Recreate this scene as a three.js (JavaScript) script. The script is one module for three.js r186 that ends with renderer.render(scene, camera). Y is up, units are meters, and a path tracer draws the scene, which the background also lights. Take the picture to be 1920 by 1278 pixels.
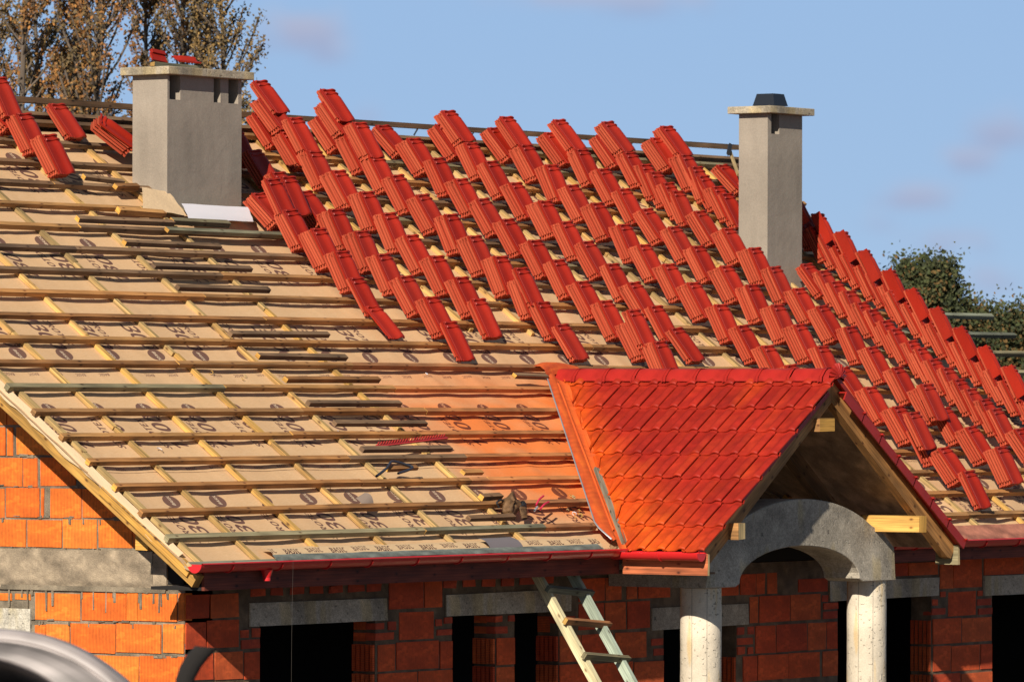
import * as THREE from 'three';
import { mergeGeometries, toCreasedNormals } from 'three/addons/utils/BufferGeometryUtils.js';

// ---------------------------------------------------------------- camera, sky, sun, exposure
const scene = new THREE.Scene();
const camera = new THREE.PerspectiveCamera(6.6934, 1024 / 681, 1, 900);
camera.position.set(-35.877, 4.318, 30.289);
camera.lookAt(-35.877 + Math.sin(0.955606), 4.318, 30.289 - Math.cos(0.955606));
camera.rotateZ(0.00241);
camera.setViewOffset(1920, 1278, 0, -107.2, 1920, 1278);      // the lens is shifted upwards
camera.focus = 47.5;
camera.userData.fStop = 8;
camera.updateProjectionMatrix();

const SUN = new THREE.Vector3(-1, 0.605, 0.342).normalize();
const sun = new THREE.DirectionalLight(new THREE.Color(1, 0.9, 0.76), 5);
sun.position.copy(SUN).multiplyScalar(60).add(new THREE.Vector3(7, 3, 0));
sun.target.position.set(7, 3, 0);
sun.castShadow = true;
sun.shadow.mapSize.set(4096, 4096);
Object.assign(sun.shadow.camera, { left: -32, right: 32, top: 24, bottom: -24, near: 1, far: 160 });
sun.shadow.radius = 1;
scene.add(sun, sun.target);

const SEED = (a) => () => { a |= 0; a = (a + 0x6d2b79f5) | 0; let t = Math.imul(a ^ (a >>> 15), 1 | a); t = (t + Math.imul(t ^ (t >>> 7), 61 | t)) ^ t; return ((t ^ (t >>> 14)) >>> 0) / 4294967296; };
const rnd = SEED(7);
const rr = (a, b) => a + (b - a) * rnd();
const clamp = THREE.MathUtils.clamp, lerp = THREE.MathUtils.lerp, sst = THREE.MathUtils.smoothstep;
const hash = (x, y) => { let h = Math.imul(x, 374761393) + Math.imul(y, 668265263); h = Math.imul(h ^ (h >>> 13), 1274126177); return ((h ^ (h >>> 16)) >>> 0) / 4294967296; };
function vnoise(x, y, px = 0, py = 0) {                       // value noise, periodic when px, py are given
  const x0 = Math.floor(x), y0 = Math.floor(y), fx = x - x0, fy = y - y0, s = fx * fx * (3 - 2 * fx), t = fy * fy * (3 - 2 * fy);
  const wx = (v) => (px ? ((v % px) + px) % px : v), wy = (v) => (py ? ((v % py) + py) % py : v);
  return lerp(lerp(hash(wx(x0), wy(y0)), hash(wx(x0 + 1), wy(y0)), s), lerp(hash(wx(x0), wy(y0 + 1)), hash(wx(x0 + 1), wy(y0 + 1)), s), t);
}
function fbm(x, y, o = 4, px = 0, py = 0) { let a = 0.5, v = 0, n = 0; for (let i = 0; i < o; i++) { v += a * vnoise(x + 17 * i, y + 31 * i, px, py); n += a; a *= 0.5; x *= 2; y *= 2; px *= 2; py *= 2; } return v / n; }

// the sky: clear autumn blue, paler near the horizon, with a few soft mauve-grey clouds
{
  const w = 3072, h = 1536, data = new Float32Array(w * h * 4);
  const px = (x) => 0.5 + Math.atan2(-Math.cos(0.9556) + Math.sin(0.9556) * (x - 960) / 10927, Math.sin(0.9556) + Math.cos(0.9556) * (x - 960) / 10927) / (2 * Math.PI);
  const puffs = [[560, 60, 95, 42, 0.75], [610, 95, 60, 20, 0.5], [1150, 2, 300, 18, 0.6], [1880, 240, 70, 40, 0.55], [1820, 297, 70, 20, 0.6], [1720, 368, 75, 24, 0.6], [1775, 450, 95, 22, 0.4], [1850, 520, 70, 34, 0.4], [1640, 415, 40, 14, 0.3], [690, 215, 40, 18, 0.3]]
    .map(([x, y, a, b, k]) => [px(x) * 2 * Math.PI, Math.atan((746 - y) / 10927), a / 10927, b / 10927, k]);
  for (let j = 0; j < h; j++) {
    const el = ((j + 0.5) / h - 0.5) * Math.PI, e = Math.max(el, 0), up = Math.sin(e);
    for (let i = 0; i < w; i++) {
      const az = ((i + 0.5) / w) * 2 * Math.PI;
      const k1 = Math.exp(-up * 22), dim = lerp(0.2, 1, Math.exp(-Math.max(0, up - 0.07) * 7));
      let c = [lerp(0.25, 0.35, k1) * dim, lerp(0.40, 0.485, k1) * dim, lerp(0.64, 0.65, k1) * dim];
      let m = 0, shade = 0;
      if (el > -0.01 && el < 0.2) for (const [a, b, ra, rb, q] of puffs) {
        const dx = (az - a) / ra, dy = (el - b) / rb; if (Math.abs(dx) > 2 || Math.abs(dy) > 2) continue;
        const n = fbm(az * 260, el * 420, 4) - 0.5, d = Math.sqrt(dx * dx + dy * dy) + n * 1.3;
        const f = Math.min(0.95, q * 1.5) * (1 - sst(d, 0.25, 1.2)); if (f > m) { m = f; shade = clamp(0.5 - dy * 0.5, 0, 1); }
      }
      const far = el > 0.02 ? sst(fbm(Math.cos(az) * 5 + 9, Math.sin(az) * 5 + el * 9, 5), 0.6, 0.78) * 0.5 * sst(el, 0.09, 0.2) : 0;   // fair-weather clouds in the rest of the sky
      for (let q = 0; q < 3; q++) { c[q] = lerp(c[q], lerp([0.40, 0.435, 0.565][q], [0.275, 0.315, 0.475][q], shade), m); c[q] = lerp(c[q], [0.45, 0.46, 0.5][q], far); }
      if (el < 0) { const g = sst(-el, 0, 0.06); c = c.map((v, q) => lerp(v, [0.06, 0.048, 0.033][q], g)); }
      data.set([c[0], c[1], c[2], 1], (j * w + i) * 4);
    }
  }
  const t = new THREE.DataTexture(data, w, h, THREE.RGBAFormat, THREE.FloatType);
  t.mapping = THREE.EquirectangularReflectionMapping; t.magFilter = t.minFilter = THREE.LinearFilter; t.wrapS = THREE.RepeatWrapping; t.needsUpdate = true;
  scene.background = t; scene.environment = t;
}
const renderer = new THREE.WebGLRenderer({ antialias: true });
renderer.setSize(1024, 681);
renderer.toneMapping = THREE.LinearToneMapping;
renderer.toneMappingExposure = 1.2;
renderer.shadowMap.enabled = true;

// ---------------------------------------------------------------- textures and materials
function tex(w, h, f, { srgb = true, mx = 1, my = 1 } = {}) {
  const d = new Uint8Array(w * h * 4);
  for (let j = 0; j < h; j++) for (let i = 0; i < w; i++) { const c = f(i / w, j / h); const k = (j * w + i) * 4; for (let q = 0; q < 3; q++) d[k + q] = clamp(Math.round((Array.isArray(c) ? c[q] : c) * 255), 0, 255); d[k + 3] = 255; }
  const t = new THREE.DataTexture(d, w, h); t.wrapS = t.wrapT = THREE.RepeatWrapping; t.magFilter = THREE.LinearFilter; t.minFilter = THREE.LinearMipmapLinearFilter; t.generateMipmaps = true;
  if (srgb) t.colorSpace = THREE.SRGBColorSpace;
  t.repeat.set(1 / mx, 1 / my); t.needsUpdate = true; return t;
}
const lin = (r, g, b) => new THREE.Color().setRGB(r, g, b);
const mat = (c, o = {}) => new THREE.MeshStandardMaterial({ color: c, roughness: 0.85, ...o });

const woodF = (u, v) => { const g = fbm(u * 6 + fbm(u * 3, v * 6, 2, 3, 6) * 0.6, v * 44, 4, 6, 44), b = fbm(u * 5, v * 4, 3, 5, 4), kx = (u * 3) % 1 - 0.5, ky = (v * 4 + Math.floor(u * 3) * 0.37) % 1 - 0.5, kn = Math.exp(-(kx * kx * 900 + ky * ky * 60)); const l = 0.62 + 0.42 * (g - 0.5) + 0.5 * (b - 0.5) + 0.2 - kn * 0.4; return [l, l * (0.98 - kn * 0.1), l * (0.95 - kn * 0.15)]; };
const woodT = tex(768, 256, woodF, { mx: 1.6, my: 0.3 });
const woodB = tex(384, 128, (u, v) => woodF(u, v)[0], { srgb: false, mx: 1.6, my: 0.3 });
const WOOD = (r, g, b, o = {}) => mat(lin(r, g, b), { map: woodT, bumpMap: woodB, bumpScale: 0.002, roughness: 0.8, ...o });
const wBrown = [WOOD(0.56, 0.27, 0.088), WOOD(0.46, 0.215, 0.07), WOOD(0.62, 0.33, 0.115), WOOD(0.47, 0.25, 0.095)];
const wGreen = [WOOD(0.36, 0.32, 0.19), WOOD(0.31, 0.31, 0.21), WOOD(0.26, 0.29, 0.22)];
const wDark = [WOOD(0.25, 0.145, 0.075), WOOD(0.2, 0.125, 0.075), WOOD(0.29, 0.18, 0.1)];
const wYellow = [WOOD(0.68, 0.42, 0.12), WOOD(0.62, 0.41, 0.15), WOOD(0.52, 0.37, 0.16), WOOD(0.72, 0.45, 0.16)];
const wOrange = [WOOD(0.66, 0.27, 0.09), WOOD(0.56, 0.25, 0.1)];
const wBarge = WOOD(0.70, 0.40, 0.10), wRafter = WOOD(0.62, 0.32, 0.115), wEnd = WOOD(0.85, 0.47, 0.1), wEndPale = WOOD(0.75, 0.58, 0.3), wBeam = WOOD(0.85, 0.5, 0.13), wFascia = WOOD(0.26, 0.055, 0.028);
const pick = (a) => a[Math.floor(rnd() * a.length)];

// hollow clay blocks: fine vertical ribs, cloudy firing tones, pale bloom
const ribF = (u) => { const k = (u * 25) % 1; return sst(k, 0.02, 0.25) * (1 - sst(k, 0.8, 0.98)); };
const brickT = tex(768, 512, (u, v) => { const n = fbm(u * 8, v * 6, 5, 8, 6), s = fbm(u * 90, v * 3, 2, 90, 3), l = 0.74 + 0.26 * (n - 0.5) + 0.1 * (s - 0.5) + 0.20 * ribF(u), p = sst(fbm(u * 5 + 3, v * 7, 4, 5, 7), 0.55, 0.8) * 0.2; return [l + p, l * 0.96 + p * 1.0, l * 0.9 + p * 0.7]; }, { mx: 0.375, my: 0.25 });
const brickH = tex(768, 64, (u) => ribF(u), { srgb: false, mx: 0.375, my: 0.25 });
const BRICK = (r, g, b) => mat(lin(r, g, b), { map: brickT, bumpMap: brickH, bumpScale: 0.003, roughness: 0.9 });
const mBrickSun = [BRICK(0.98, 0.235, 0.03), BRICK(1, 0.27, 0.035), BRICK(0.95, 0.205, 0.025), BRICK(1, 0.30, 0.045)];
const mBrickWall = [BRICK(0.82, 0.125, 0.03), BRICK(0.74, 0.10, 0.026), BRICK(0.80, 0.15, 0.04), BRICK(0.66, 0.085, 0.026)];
const mBrickSmall = [BRICK(0.72, 0.1, 0.035), BRICK(0.6, 0.08, 0.035)];
const grit = (s1, s2) => (u, v) => 0.5 + (fbm(u * s1, v * s1, 5, s1, s1) - 0.5) * 0.9 + (vnoise(u * s2, v * s2, s2, s2) - 0.5) * 0.25;
const gritB = tex(512, 512, grit(12, 180), { srgb: false, mx: 0.8, my: 0.8 });
const mortarT = tex(512, 512, (u, v) => { const l = 0.72 + 0.5 * (grit(8, 160)(u, v) - 0.5); return [l, l * 0.98, l * 0.95]; }, { mx: 0.8, my: 0.8 });
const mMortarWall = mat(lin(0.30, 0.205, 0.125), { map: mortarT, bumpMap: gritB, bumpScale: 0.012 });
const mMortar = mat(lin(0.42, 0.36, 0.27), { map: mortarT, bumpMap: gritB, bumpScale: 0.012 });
const concF = (u, v) => { const l = 0.74 + 0.36 * (fbm(u * 5, v * 5, 5, 5, 5) - 0.5) + 0.2 * (vnoise(u * 150, v * 150, 150, 150) - 0.5) + 0.12 * (fbm(u * 40, v * 40, 2, 40, 40) - 0.5), p = vnoise(u * 46, v * 46, 46, 46) * 0.5 + fbm(u * 6 + 1, v * 6, 3, 6, 6) * 0.5 > 0.765 ? 0.16 : 0, y = sst(fbm(u * 7 + 4, v * 2, 3, 7, 2), 0.58, 0.75) * 0.12; return [l - p, (l - p) * (1 - y * 0.25), (l - p) * (0.97 - y)]; };
const concT = tex(768, 768, concF, { mx: 1.1, my: 1.1 });
const concB = tex(512, 512, (u, v) => 0.6 + 0.4 * (fbm(u * 9, v * 9, 4, 9, 9) - 0.5) - (vnoise(u * 46, v * 46, 46, 46) > 0.9 ? 0.5 : 0), { srgb: false, mx: 1.1, my: 1.1 });
const CONC = (r, g, b, k = 0.006) => mat(lin(r, g, b), { map: concT, bumpMap: concB, bumpScale: k, roughness: 0.92 });
const mConcBeam = mat(lin(0.64, 0.53, 0.395), { map: mortarT, bumpMap: gritB, bumpScale: 0.013, roughness: 0.95 }), mConcArch = CONC(0.76, 0.68, 0.585), mConcCol = mat(lin(0.95, 0.84, 0.66), { map: null, bumpMap: concB, bumpScale: 0.012, roughness: 0.9 }), mLintel = CONC(0.80, 0.68, 0.56, 0.004);
const stuccoT = tex(512, 512, (u, v) => { const l = 0.83 + 0.16 * (fbm(u * 3, v * 3, 5, 3, 3) - 0.5) + 0.07 * (vnoise(u * 200, v * 200, 200, 200) - 0.5) + 0.07 * (fbm(u * 14, v * 2, 3, 14, 2) - 0.5); return [l, l * 0.985, l * 0.965]; }, { mx: 1.3, my: 1.3 });
const mStucco = mat(lin(0.455, 0.405, 0.345), { map: stuccoT, bumpMap: gritB, bumpScale: 0.003, roughness: 0.95 });
mConcCol.map = tex(768, 768, (u, v) => { const reg = sst(fbm(u * 4 + 2, v * 3, 3, 4, 3) + (u > 0.62 && u < 0.95 ? 0.2 : -0.12), 0.5, 0.68), pit = vnoise(u * 70, v * 70, 70, 70) * 0.6 + vnoise(u * 33, v * 33, 33, 33) * 0.4 > 0.75 ? 0.2 * reg : 0, seam = Math.min(Math.abs(u - 0.52), Math.abs(u - 0.64)) < 0.004 ? 0.16 : 0, drip = sst(fbm(u * 16, v * 2 + 5, 3, 16, 2), 0.58, 0.78) * 0.16; const l = 0.86 + 0.2 * (fbm(u * 6, v * 6, 5, 6, 6) - 0.5) + 0.08 * (vnoise(u * 190, v * 190, 190, 190) - 0.5) - pit - seam; return [l, l - drip * 0.35, l - drip]; }, { mx: 1.1, my: 1.1 });
const mCapStone = CONC(0.70, 0.60, 0.47, 0.006);
// red engobed clay
const clayT = tex(512, 512, (u, v) => { const l = 0.86 + 0.16 * (fbm(u * 4, v * 4, 4, 4, 4) - 0.5) + 0.05 * (vnoise(u * 120, v * 120, 120, 120) - 0.5); return [l, l, l]; }, { mx: 0.7, my: 0.7 });
const CLAY = (r, g, b, o) => new THREE.MeshPhysicalMaterial({ color: lin(r, g, b), map: clayT, roughness: 0.38, specularIntensity: 0.6, ...o });
const mTile = [CLAY(0.43, 0.024, 0.011), CLAY(0.38, 0.02, 0.009), CLAY(0.47, 0.028, 0.013), CLAY(0.40, 0.026, 0.013)];
const mTileRaw = [CLAY(0.62, 0.098, 0.042, { roughness: 0.8 }), CLAY(0.57, 0.084, 0.036, { roughness: 0.8 }), CLAY(0.67, 0.115, 0.05, { roughness: 0.8 }), CLAY(0.60, 0.08, 0.034, { roughness: 0.8 })];
const dustT = tex(768, 768, (u, v) => { const a = fbm(u * 9 + fbm(u * 4, v * 4, 2, 4, 4), v * 5, 5, 9, 5), d = sst(a, 0.46, 0.72), l = 0.84 + 0.2 * (fbm(u * 20, v * 20, 3, 20, 20) - 0.5), w = sst(fbm(u * 6 + 2, v * 11, 4, 6, 11), 0.66, 0.82) * 0.5; return [l + 0.05 * d, l * (0.86 + 0.14 * d) + w * 0.05, l * (0.9 + 0.06 * d) + w * 0.07]; }, { mx: 1.5, my: 1.5 });
const mPorchTile = new THREE.MeshPhysicalMaterial({ color: lin(1, 1, 1), map: dustT, roughness: 0.55, specularIntensity: 0.4, vertexColors: true });
const mRidge = new THREE.MeshPhysicalMaterial({ color: lin(0.5, 0.035, 0.022), map: dustT, roughness: 0.42, specularIntensity: 0.6 });
const mVerge = CLAY(0.5, 0.03, 0.022);
const flashT = tex(512, 512, (u, v) => { const a = fbm(u * 4, v * 7, 5, 4, 7), b = fbm(u * 22, v * 3, 3, 22, 3), l = 0.82 + 0.2 * (a - 0.5) + 0.16 * (b - 0.5); return [l, l * (0.92 + 0.25 * (a - 0.5)), l * 0.9]; }, { mx: 0.9, my: 0.9 });
const mFlash = mat(lin(0.92, 0.17, 0.022), { map: flashT, roughness: 0.8 });
const mMetalGrey = mat(lin(0.5, 0.5, 0.52), { roughness: 0.45, metalness: 0.6 });
const mGutter = new THREE.MeshPhysicalMaterial({ color: lin(0.64, 0.02, 0.022), roughness: 0.32, clearcoat: 0.5, clearcoatRoughness: 0.25 });
const mBlack = mat(lin(0.018, 0.018, 0.02), { roughness: 0.55 });
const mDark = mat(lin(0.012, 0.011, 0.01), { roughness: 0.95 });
const mCowl = new THREE.MeshPhysicalMaterial({ color: lin(0.02, 0.025, 0.035), roughness: 0.4, metalness: 0.3 });
const mPaper = mat(lin(0.72, 0.70, 0.74), { roughness: 0.7, side: THREE.DoubleSide });
const mLeather = mat(lin(0.27, 0.145, 0.06), { map: mortarT, bumpMap: gritB, bumpScale: 0.004, roughness: 0.7, side: THREE.DoubleSide });

// ---------------------------------------------------------------- geometry helpers
function tidy(o) { o.traverse((m) => { if (m.isMesh) { m.castShadow = m.receiveShadow = true; } }); }
const used = {};
function numbered(n) { const k = used[n] = (used[n] ?? -1) + 1; return k ? `${n}_${String(k).padStart(3, '0')}` : n; }
function tag(o, label, category, group) { o.name = numbered(o.name); o.userData = { label, category }; if (group) o.userData.group = group; scene.add(o); return o; }
function part(name, geo, m, parent) { const o = new THREE.Mesh(geo, m); o.name = name; parent.add(o); return o; }
const grp = (name, parent) => { const g = new THREE.Group(); g.name = name; if (parent) parent.add(g); return g; };
function box(w, h, d, cx = 0, cy = 0, cz = 0, jit = 0) {              // a box with texture coordinates in metres, the longer side of each face along u
  const g = new THREE.BoxGeometry(w, h, d), uv = g.attributes.uv, p = g.attributes.position, dims = [[d, h], [d, h], [w, d], [w, d], [w, h], [w, h]];
  const ou = rnd() * 5, ov = rnd() * 5;
  for (let f = 0; f < 6; f++) for (let k = 0; k < 4; k++) { const i = f * 4 + k, [a, b] = dims[f], u = uv.getX(i) * a, v = uv.getY(i) * b; a >= b || jit < 0 ? uv.setXY(i, ou + u, ov + v) : uv.setXY(i, ou + v, ov + u); }
  if (jit) { const j = Math.abs(jit), t = {}; for (let i = 0; i < 24; i++) { const k = [0, 1, 2].map((a) => (p.getComponent(i, a) > 0 ? 1 : 0)).join(''); t[k] ??= [rr(-j, j), rr(-j, j), rr(-j, j)]; p.setXYZ(i, p.getX(i) + t[k][0], p.getY(i) + t[k][1], p.getZ(i) + t[k][2]); } }
  g.translate(cx, cy, cz); if (jit) g.computeVertexNormals(); return g;
}
const bx = (x0, x1, y0, y1, z0, z1, jit = 0) => box(x1 - x0, y1 - y0, z1 - z0, (x0 + x1) / 2, (y0 + y1) / 2, (z0 + z1) / 2, jit);
function worldUV(g) {
  if (g.index) g = g.toNonIndexed();
  g.computeVertexNormals(); const p = g.attributes.position, n = g.attributes.normal, uv = new Float32Array(p.count * 2);
  for (let i = 0; i < p.count; i++) { const a = Math.abs(n.getX(i)), b = Math.abs(n.getY(i)), c = Math.abs(n.getZ(i)); const [u, v] = a > b && a > c ? [p.getZ(i), p.getY(i)] : b > c ? [p.getX(i), p.getZ(i)] : [p.getX(i), p.getY(i)]; uv[2 * i] = u; uv[2 * i + 1] = v; }
  g.setAttribute('uv', new THREE.BufferAttribute(uv, 2)); return g;
}
const merge = (a) => mergeGeometries(a.map((g) => (g.index ? g.toNonIndexed() : g)).map((g) => { for (const k of Object.keys(g.attributes)) if (!['position', 'normal', 'uv'].includes(k)) g.deleteAttribute(k); return g; }));
function tube(pts, r, seg = 16, rad = 6, closed = false) { return new THREE.TubeGeometry(new THREE.CatmullRomCurve3(pts.map((p) => new THREE.Vector3(...p)), closed, 'catmullrom', 0.4), seg, r, rad, closed); }
function grid(nu, nv, f, uvf) {                                       // a sheet from a function
  const p = [], t = [], ix = [];
  for (let j = 0; j <= nv; j++) for (let i = 0; i <= nu; i++) { p.push(...f(i / nu, j / nv)); t.push(...(uvf ? uvf(i / nu, j / nv) : [i / nu, j / nv])); }
  for (let j = 0; j < nv; j++) for (let i = 0; i < nu; i++) { const a = j * (nu + 1) + i, b = a + 1, c = a + nu + 1, d = c + 1; ix.push(a, c, b, b, c, d); }
  const g = new THREE.BufferGeometry(); g.setAttribute('position', new THREE.Float32BufferAttribute(p, 3)); g.setAttribute('uv', new THREE.Float32BufferAttribute(t, 2)); g.setIndex(ix); g.computeVertexNormals(); return g;
}
function bar(a, b, w, h, up = [0, 1, 0]) {                            // a timber between two points
  const A = new THREE.Vector3(...a), B = new THREE.Vector3(...b), d = B.clone().sub(A), L = d.length(); d.normalize();
  const z = new THREE.Vector3().crossVectors(d, new THREE.Vector3(...up)).normalize(), y = new THREE.Vector3().crossVectors(z, d);
  return box(L, h, w).applyMatrix4(new THREE.Matrix4().makeBasis(d, y, z).setPosition(A.add(B).multiplyScalar(0.5)));
}

// ---------------------------------------------------------------- ground
const ground = new THREE.Mesh(grid(40, 40, (u, v) => [(u - 0.5) * 900, 0, (v - 0.5) * 900].map((c, k) => (k === 1 ? 0 : c)), (u, v) => [u * 900, v * 900]), mat(lin(0.19, 0.14, 0.09), { map: mortarT, roughness: 1 }));
ground.name = 'ground'; ground.userData.kind = 'structure'; scene.add(ground);

// ---------------------------------------------------------------- the house
const TH = 0.622072, GA = 0.34, RY = 4.4, XW = 0.53, ZW = 1.371, XE = 16.3;
const SN = Math.sin(TH), CS = Math.cos(TH);
const house = new THREE.Group(); house.name = 'brick_house';
const D = (i) => (7 - i) * GA;                                        // batten row number -> distance down the slope in the roof's own frame
const roof = grp('roof', house); roof.position.y = RY; roof.rotation.x = TH;   // x along the eaves, y out of the slope, z down the slope

// walls: a mortar body with openings, clay blocks set proud of it
const wall = part('wall', merge([
  bx(XW + 0.02, 1.52, 0, 2.82, ZW - 0.235, ZW - 0.008), bx(3.09, 4.18, 0, 2.82, ZW - 0.235, ZW - 0.008), bx(4.82, 5.10, 0, 2.82, ZW - 0.235, ZW - 0.008), bx(5.77, 7.41, 0, 2.82, ZW - 0.235, ZW - 0.008),
  bx(8.60, 10.34, 0, 2.82, ZW - 0.235, ZW - 0.008), bx(12.03, 13.17, 0, 2.82, ZW - 0.235, ZW - 0.008), bx(14.6, 15.8, 0, 2.82, ZW - 0.235, ZW - 0.008),
  bx(1.52, 3.09, 2.47, 2.82, ZW - 0.233, ZW - 0.01), bx(4.18, 4.82, 2.47, 2.82, ZW - 0.233, ZW - 0.01), bx(5.10, 5.77, 2.47, 2.82, ZW - 0.233, ZW - 0.01), bx(7.41, 8.60, 2.26, 2.82, ZW - 0.233, ZW - 0.01), bx(10.34, 12.03, 2.44, 2.82, ZW - 0.233, ZW - 0.01), bx(13.17, 14.6, 2.42, 2.82, ZW - 0.233, ZW - 0.01),
  bx(1.52, 3.09, 0, 1.05, ZW - 0.233, ZW - 0.01), bx(4.18, 4.82, 0, 1.05, ZW - 0.233, ZW - 0.01), bx(5.10, 5.77, 0, 1.05, ZW - 0.233, ZW - 0.01), bx(10.34, 12.03, 0, 1.05, ZW - 0.233, ZW - 0.01),
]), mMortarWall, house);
const gw = -8.4;                                                      // the back wall
const gshape = new THREE.Shape([[ZW - 0.008, 0], [ZW - 0.008, 2.78], [-3.52, 6.62], [gw, 3.1], [gw, 0]].map((p) => new THREE.Vector2(...p)));
const gGeo = (x) => worldUV(new THREE.ExtrudeGeometry(gshape, { depth: 0.36, bevelEnabled: false }).applyMatrix4(new THREE.Matrix4().makeBasis(new THREE.Vector3(0, 0, 1), new THREE.Vector3(0, 1, 0), new THREE.Vector3(-1, 0, 0)).setPosition(x + 0.36, 0, 0)));
const gable = part('gable_wall', gGeo(XW + 0.008), mMortar, house);
part('gable_wall', gGeo(15.44), mMortar, house);
part('rear_wall', bx(XW, 15.8, 0, 3.1, gw, gw + 0.36), mMortar, house);
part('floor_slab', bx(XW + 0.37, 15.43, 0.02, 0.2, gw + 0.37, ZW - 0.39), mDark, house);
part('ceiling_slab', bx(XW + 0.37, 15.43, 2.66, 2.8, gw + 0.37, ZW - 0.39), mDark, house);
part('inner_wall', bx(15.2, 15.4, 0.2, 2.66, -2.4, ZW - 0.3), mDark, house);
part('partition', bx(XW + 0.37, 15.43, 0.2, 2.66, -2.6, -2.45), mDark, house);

const FB = [[0.55,0.85,2.55,2.74],[0.87,1.23,2.55,2.74],[0.55,0.8,2.31,2.52],[0.82,1.24,2.31,2.53],[0.55,0.9,2.06,2.27],[0.93,1.29,2.05,2.27],[1.31,1.51,2.04,2.26],[1.26,1.36,2.38,2.44],[1.41,1.52,2.38,2.45],[1.27,1.51,2.29,2.36],[3.08,3.2,2.39,2.44],[3.08,3.34,2.3,2.36],[3.26,3.37,2.38,2.45],[3.28,3.76,2.55,2.77],[3.78,4.03,2.55,2.77],[3.42,3.91,2.29,2.52],[3.94,4.03,2.39,2.45],[4.06,4.17,2.41,2.46],[3.96,4.17,2.31,2.36],[3.12,3.36,2.04,2.26],[3.38,3.98,2.04,2.27],[4.0,4.18,2.03,2.26],[3.12,3.67,1.84,2.02],[3.69,4.18,1.82,2.02],[4.81,4.91,2.4,2.45],[5.0,5.09,2.4,2.45],[4.81,4.99,2.3,2.36],[4.83,5.1,2.03,2.26],[4.83,5.1,1.78,2.01],[5.76,6.01,2.36,2.42],[6.07,6.47,2.54,2.74],[6.49,6.73,2.54,2.74],[6.82,6.98,2.54,2.74],[7.0,7.51,2.54,2.74],[6.07,6.46,2.29,2.52],[6.48,6.8,2.28,2.52],[6.83,7.19,2.28,2.52],[5.78,6.1,2.02,2.25],[6.12,6.6,2.02,2.25],[6.64,7.13,2.02,2.25],[7.21,7.40,2.12,2.18],[7.25,7.40,2.03,2.09],[5.78,6.29,1.76,2.0],[6.31,6.91,1.75,1.99],[6.94,7.40,1.74,1.98],[8.2,8.63,2.53,2.72],[8.66,8.92,2.53,2.72],[8.94,9.08,2.53,2.72],[9.12,9.28,2.53,2.72],[9.65,10.15,2.53,2.65],[8.82,8.96,2.27,2.51],[8.98,9.5,2.27,2.51],[9.52,10.03,2.27,2.51],[10.06,10.16,2.43,2.49],[10.08,10.33,2.27,2.34],[10.08,10.33,2.36,2.42],[8.61,8.73,2.17,2.24],[8.79,8.9,2.17,2.24],[8.61,8.87,2.08,2.14],[8.61,8.73,1.99,2.06],[8.79,8.88,1.99,2.05],[8.92,9.26,1.99,2.24],[9.28,9.8,1.99,2.24],[9.82,10.13,1.99,2.24],[10.15,10.33,1.99,2.24],[8.71,8.94,1.74,1.97],[8.96,9.47,1.74,1.97],[9.49,10.02,1.74,1.97],[10.07,10.33,1.74,1.97],[11.36,11.59,2.64,2.76],[11.6,12.13,2.64,2.76],[12.18,12.42,2.5,2.77],[12.44,12.97,2.5,2.77],[12.19,12.28,2.42,2.47],[12.04,12.14,2.34,2.4],[12.03,12.28,2.25,2.31],[12.34,12.86,2.23,2.46],[12.89,12.98,2.41,2.46],[12.88,13.15,2.32,2.38],[12.9,13.16,2.23,2.29],[12.05,12.57,1.97,2.21],[12.6,13.16,1.97,2.2],[12.06,12.38,1.71,1.95],[12.4,12.93,1.7,1.94],[12.95,13.16,1.7,1.94],[12.06,12.55,1.47,1.68],[12.58,13.16,1.47,1.67],[13.01,13.76,2.61,2.79]];
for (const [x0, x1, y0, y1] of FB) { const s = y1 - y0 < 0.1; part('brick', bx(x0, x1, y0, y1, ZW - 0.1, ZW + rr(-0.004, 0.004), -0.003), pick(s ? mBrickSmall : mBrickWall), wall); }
for (let k = 0; k < 13; k++) { const x0 = k < 7 ? 1.4 + k * 0.262 : 4.05 + (k - 7) * 0.282; part('brick', bx(x0, x0 + rr(0.16, 0.23), 2.71, 2.77, ZW - 0.1, ZW + rr(-0.006, 0.004), -0.006), pick(mBrickSmall), wall); }
// reveals of the openings on the sun side: block ends with deep vertical keys
for (const [x, rows] of [[3.09, [[1.8, 2.02], [2.04, 2.265], [2.29, 2.36], [2.385, 2.45]]], [4.82, [[1.79, 2.02], [2.04, 2.26], [2.3, 2.36], [2.39, 2.45]]], [5.77, [[1.76, 2.0], [2.03, 2.25], [2.28, 2.42]]], [8.61, [[1.74, 1.97], [1.99, 2.06], [2.08, 2.14], [2.17, 2.24]]], [12.04, [[1.47, 1.68], [1.71, 1.95], [1.97, 2.2], [2.25, 2.31], [2.34, 2.4]]]]) for (const [y0, y1] of rows) {
  const g = [bx(x - 0.004, x + 0.06, y0, y1, ZW - 0.232, ZW - 0.102)]; if (y1 - y0 > 0.15) for (let z = ZW - 0.228; z < ZW - 0.02; z += 0.047) g.push(bx(x - 0.032, x - 0.004, y0 + 0.002, y1 - 0.002, z, z + 0.028));
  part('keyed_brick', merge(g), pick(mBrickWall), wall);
}
for (const [x0, x1, y0, y1] of [[1.38, 3.24, 2.465, 2.65], [4.09, 5.94, 2.465, 2.655], [7.21, 8.79, 2.255, 2.45], [10.18, 12.15, 2.435, 2.615], [13.0, 14.8, 2.41, 2.6]]) part('lintel', bx(x0, x1, y0, y1, ZW - 0.384, ZW + 0.006, -0.006), mLintel, wall);

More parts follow.
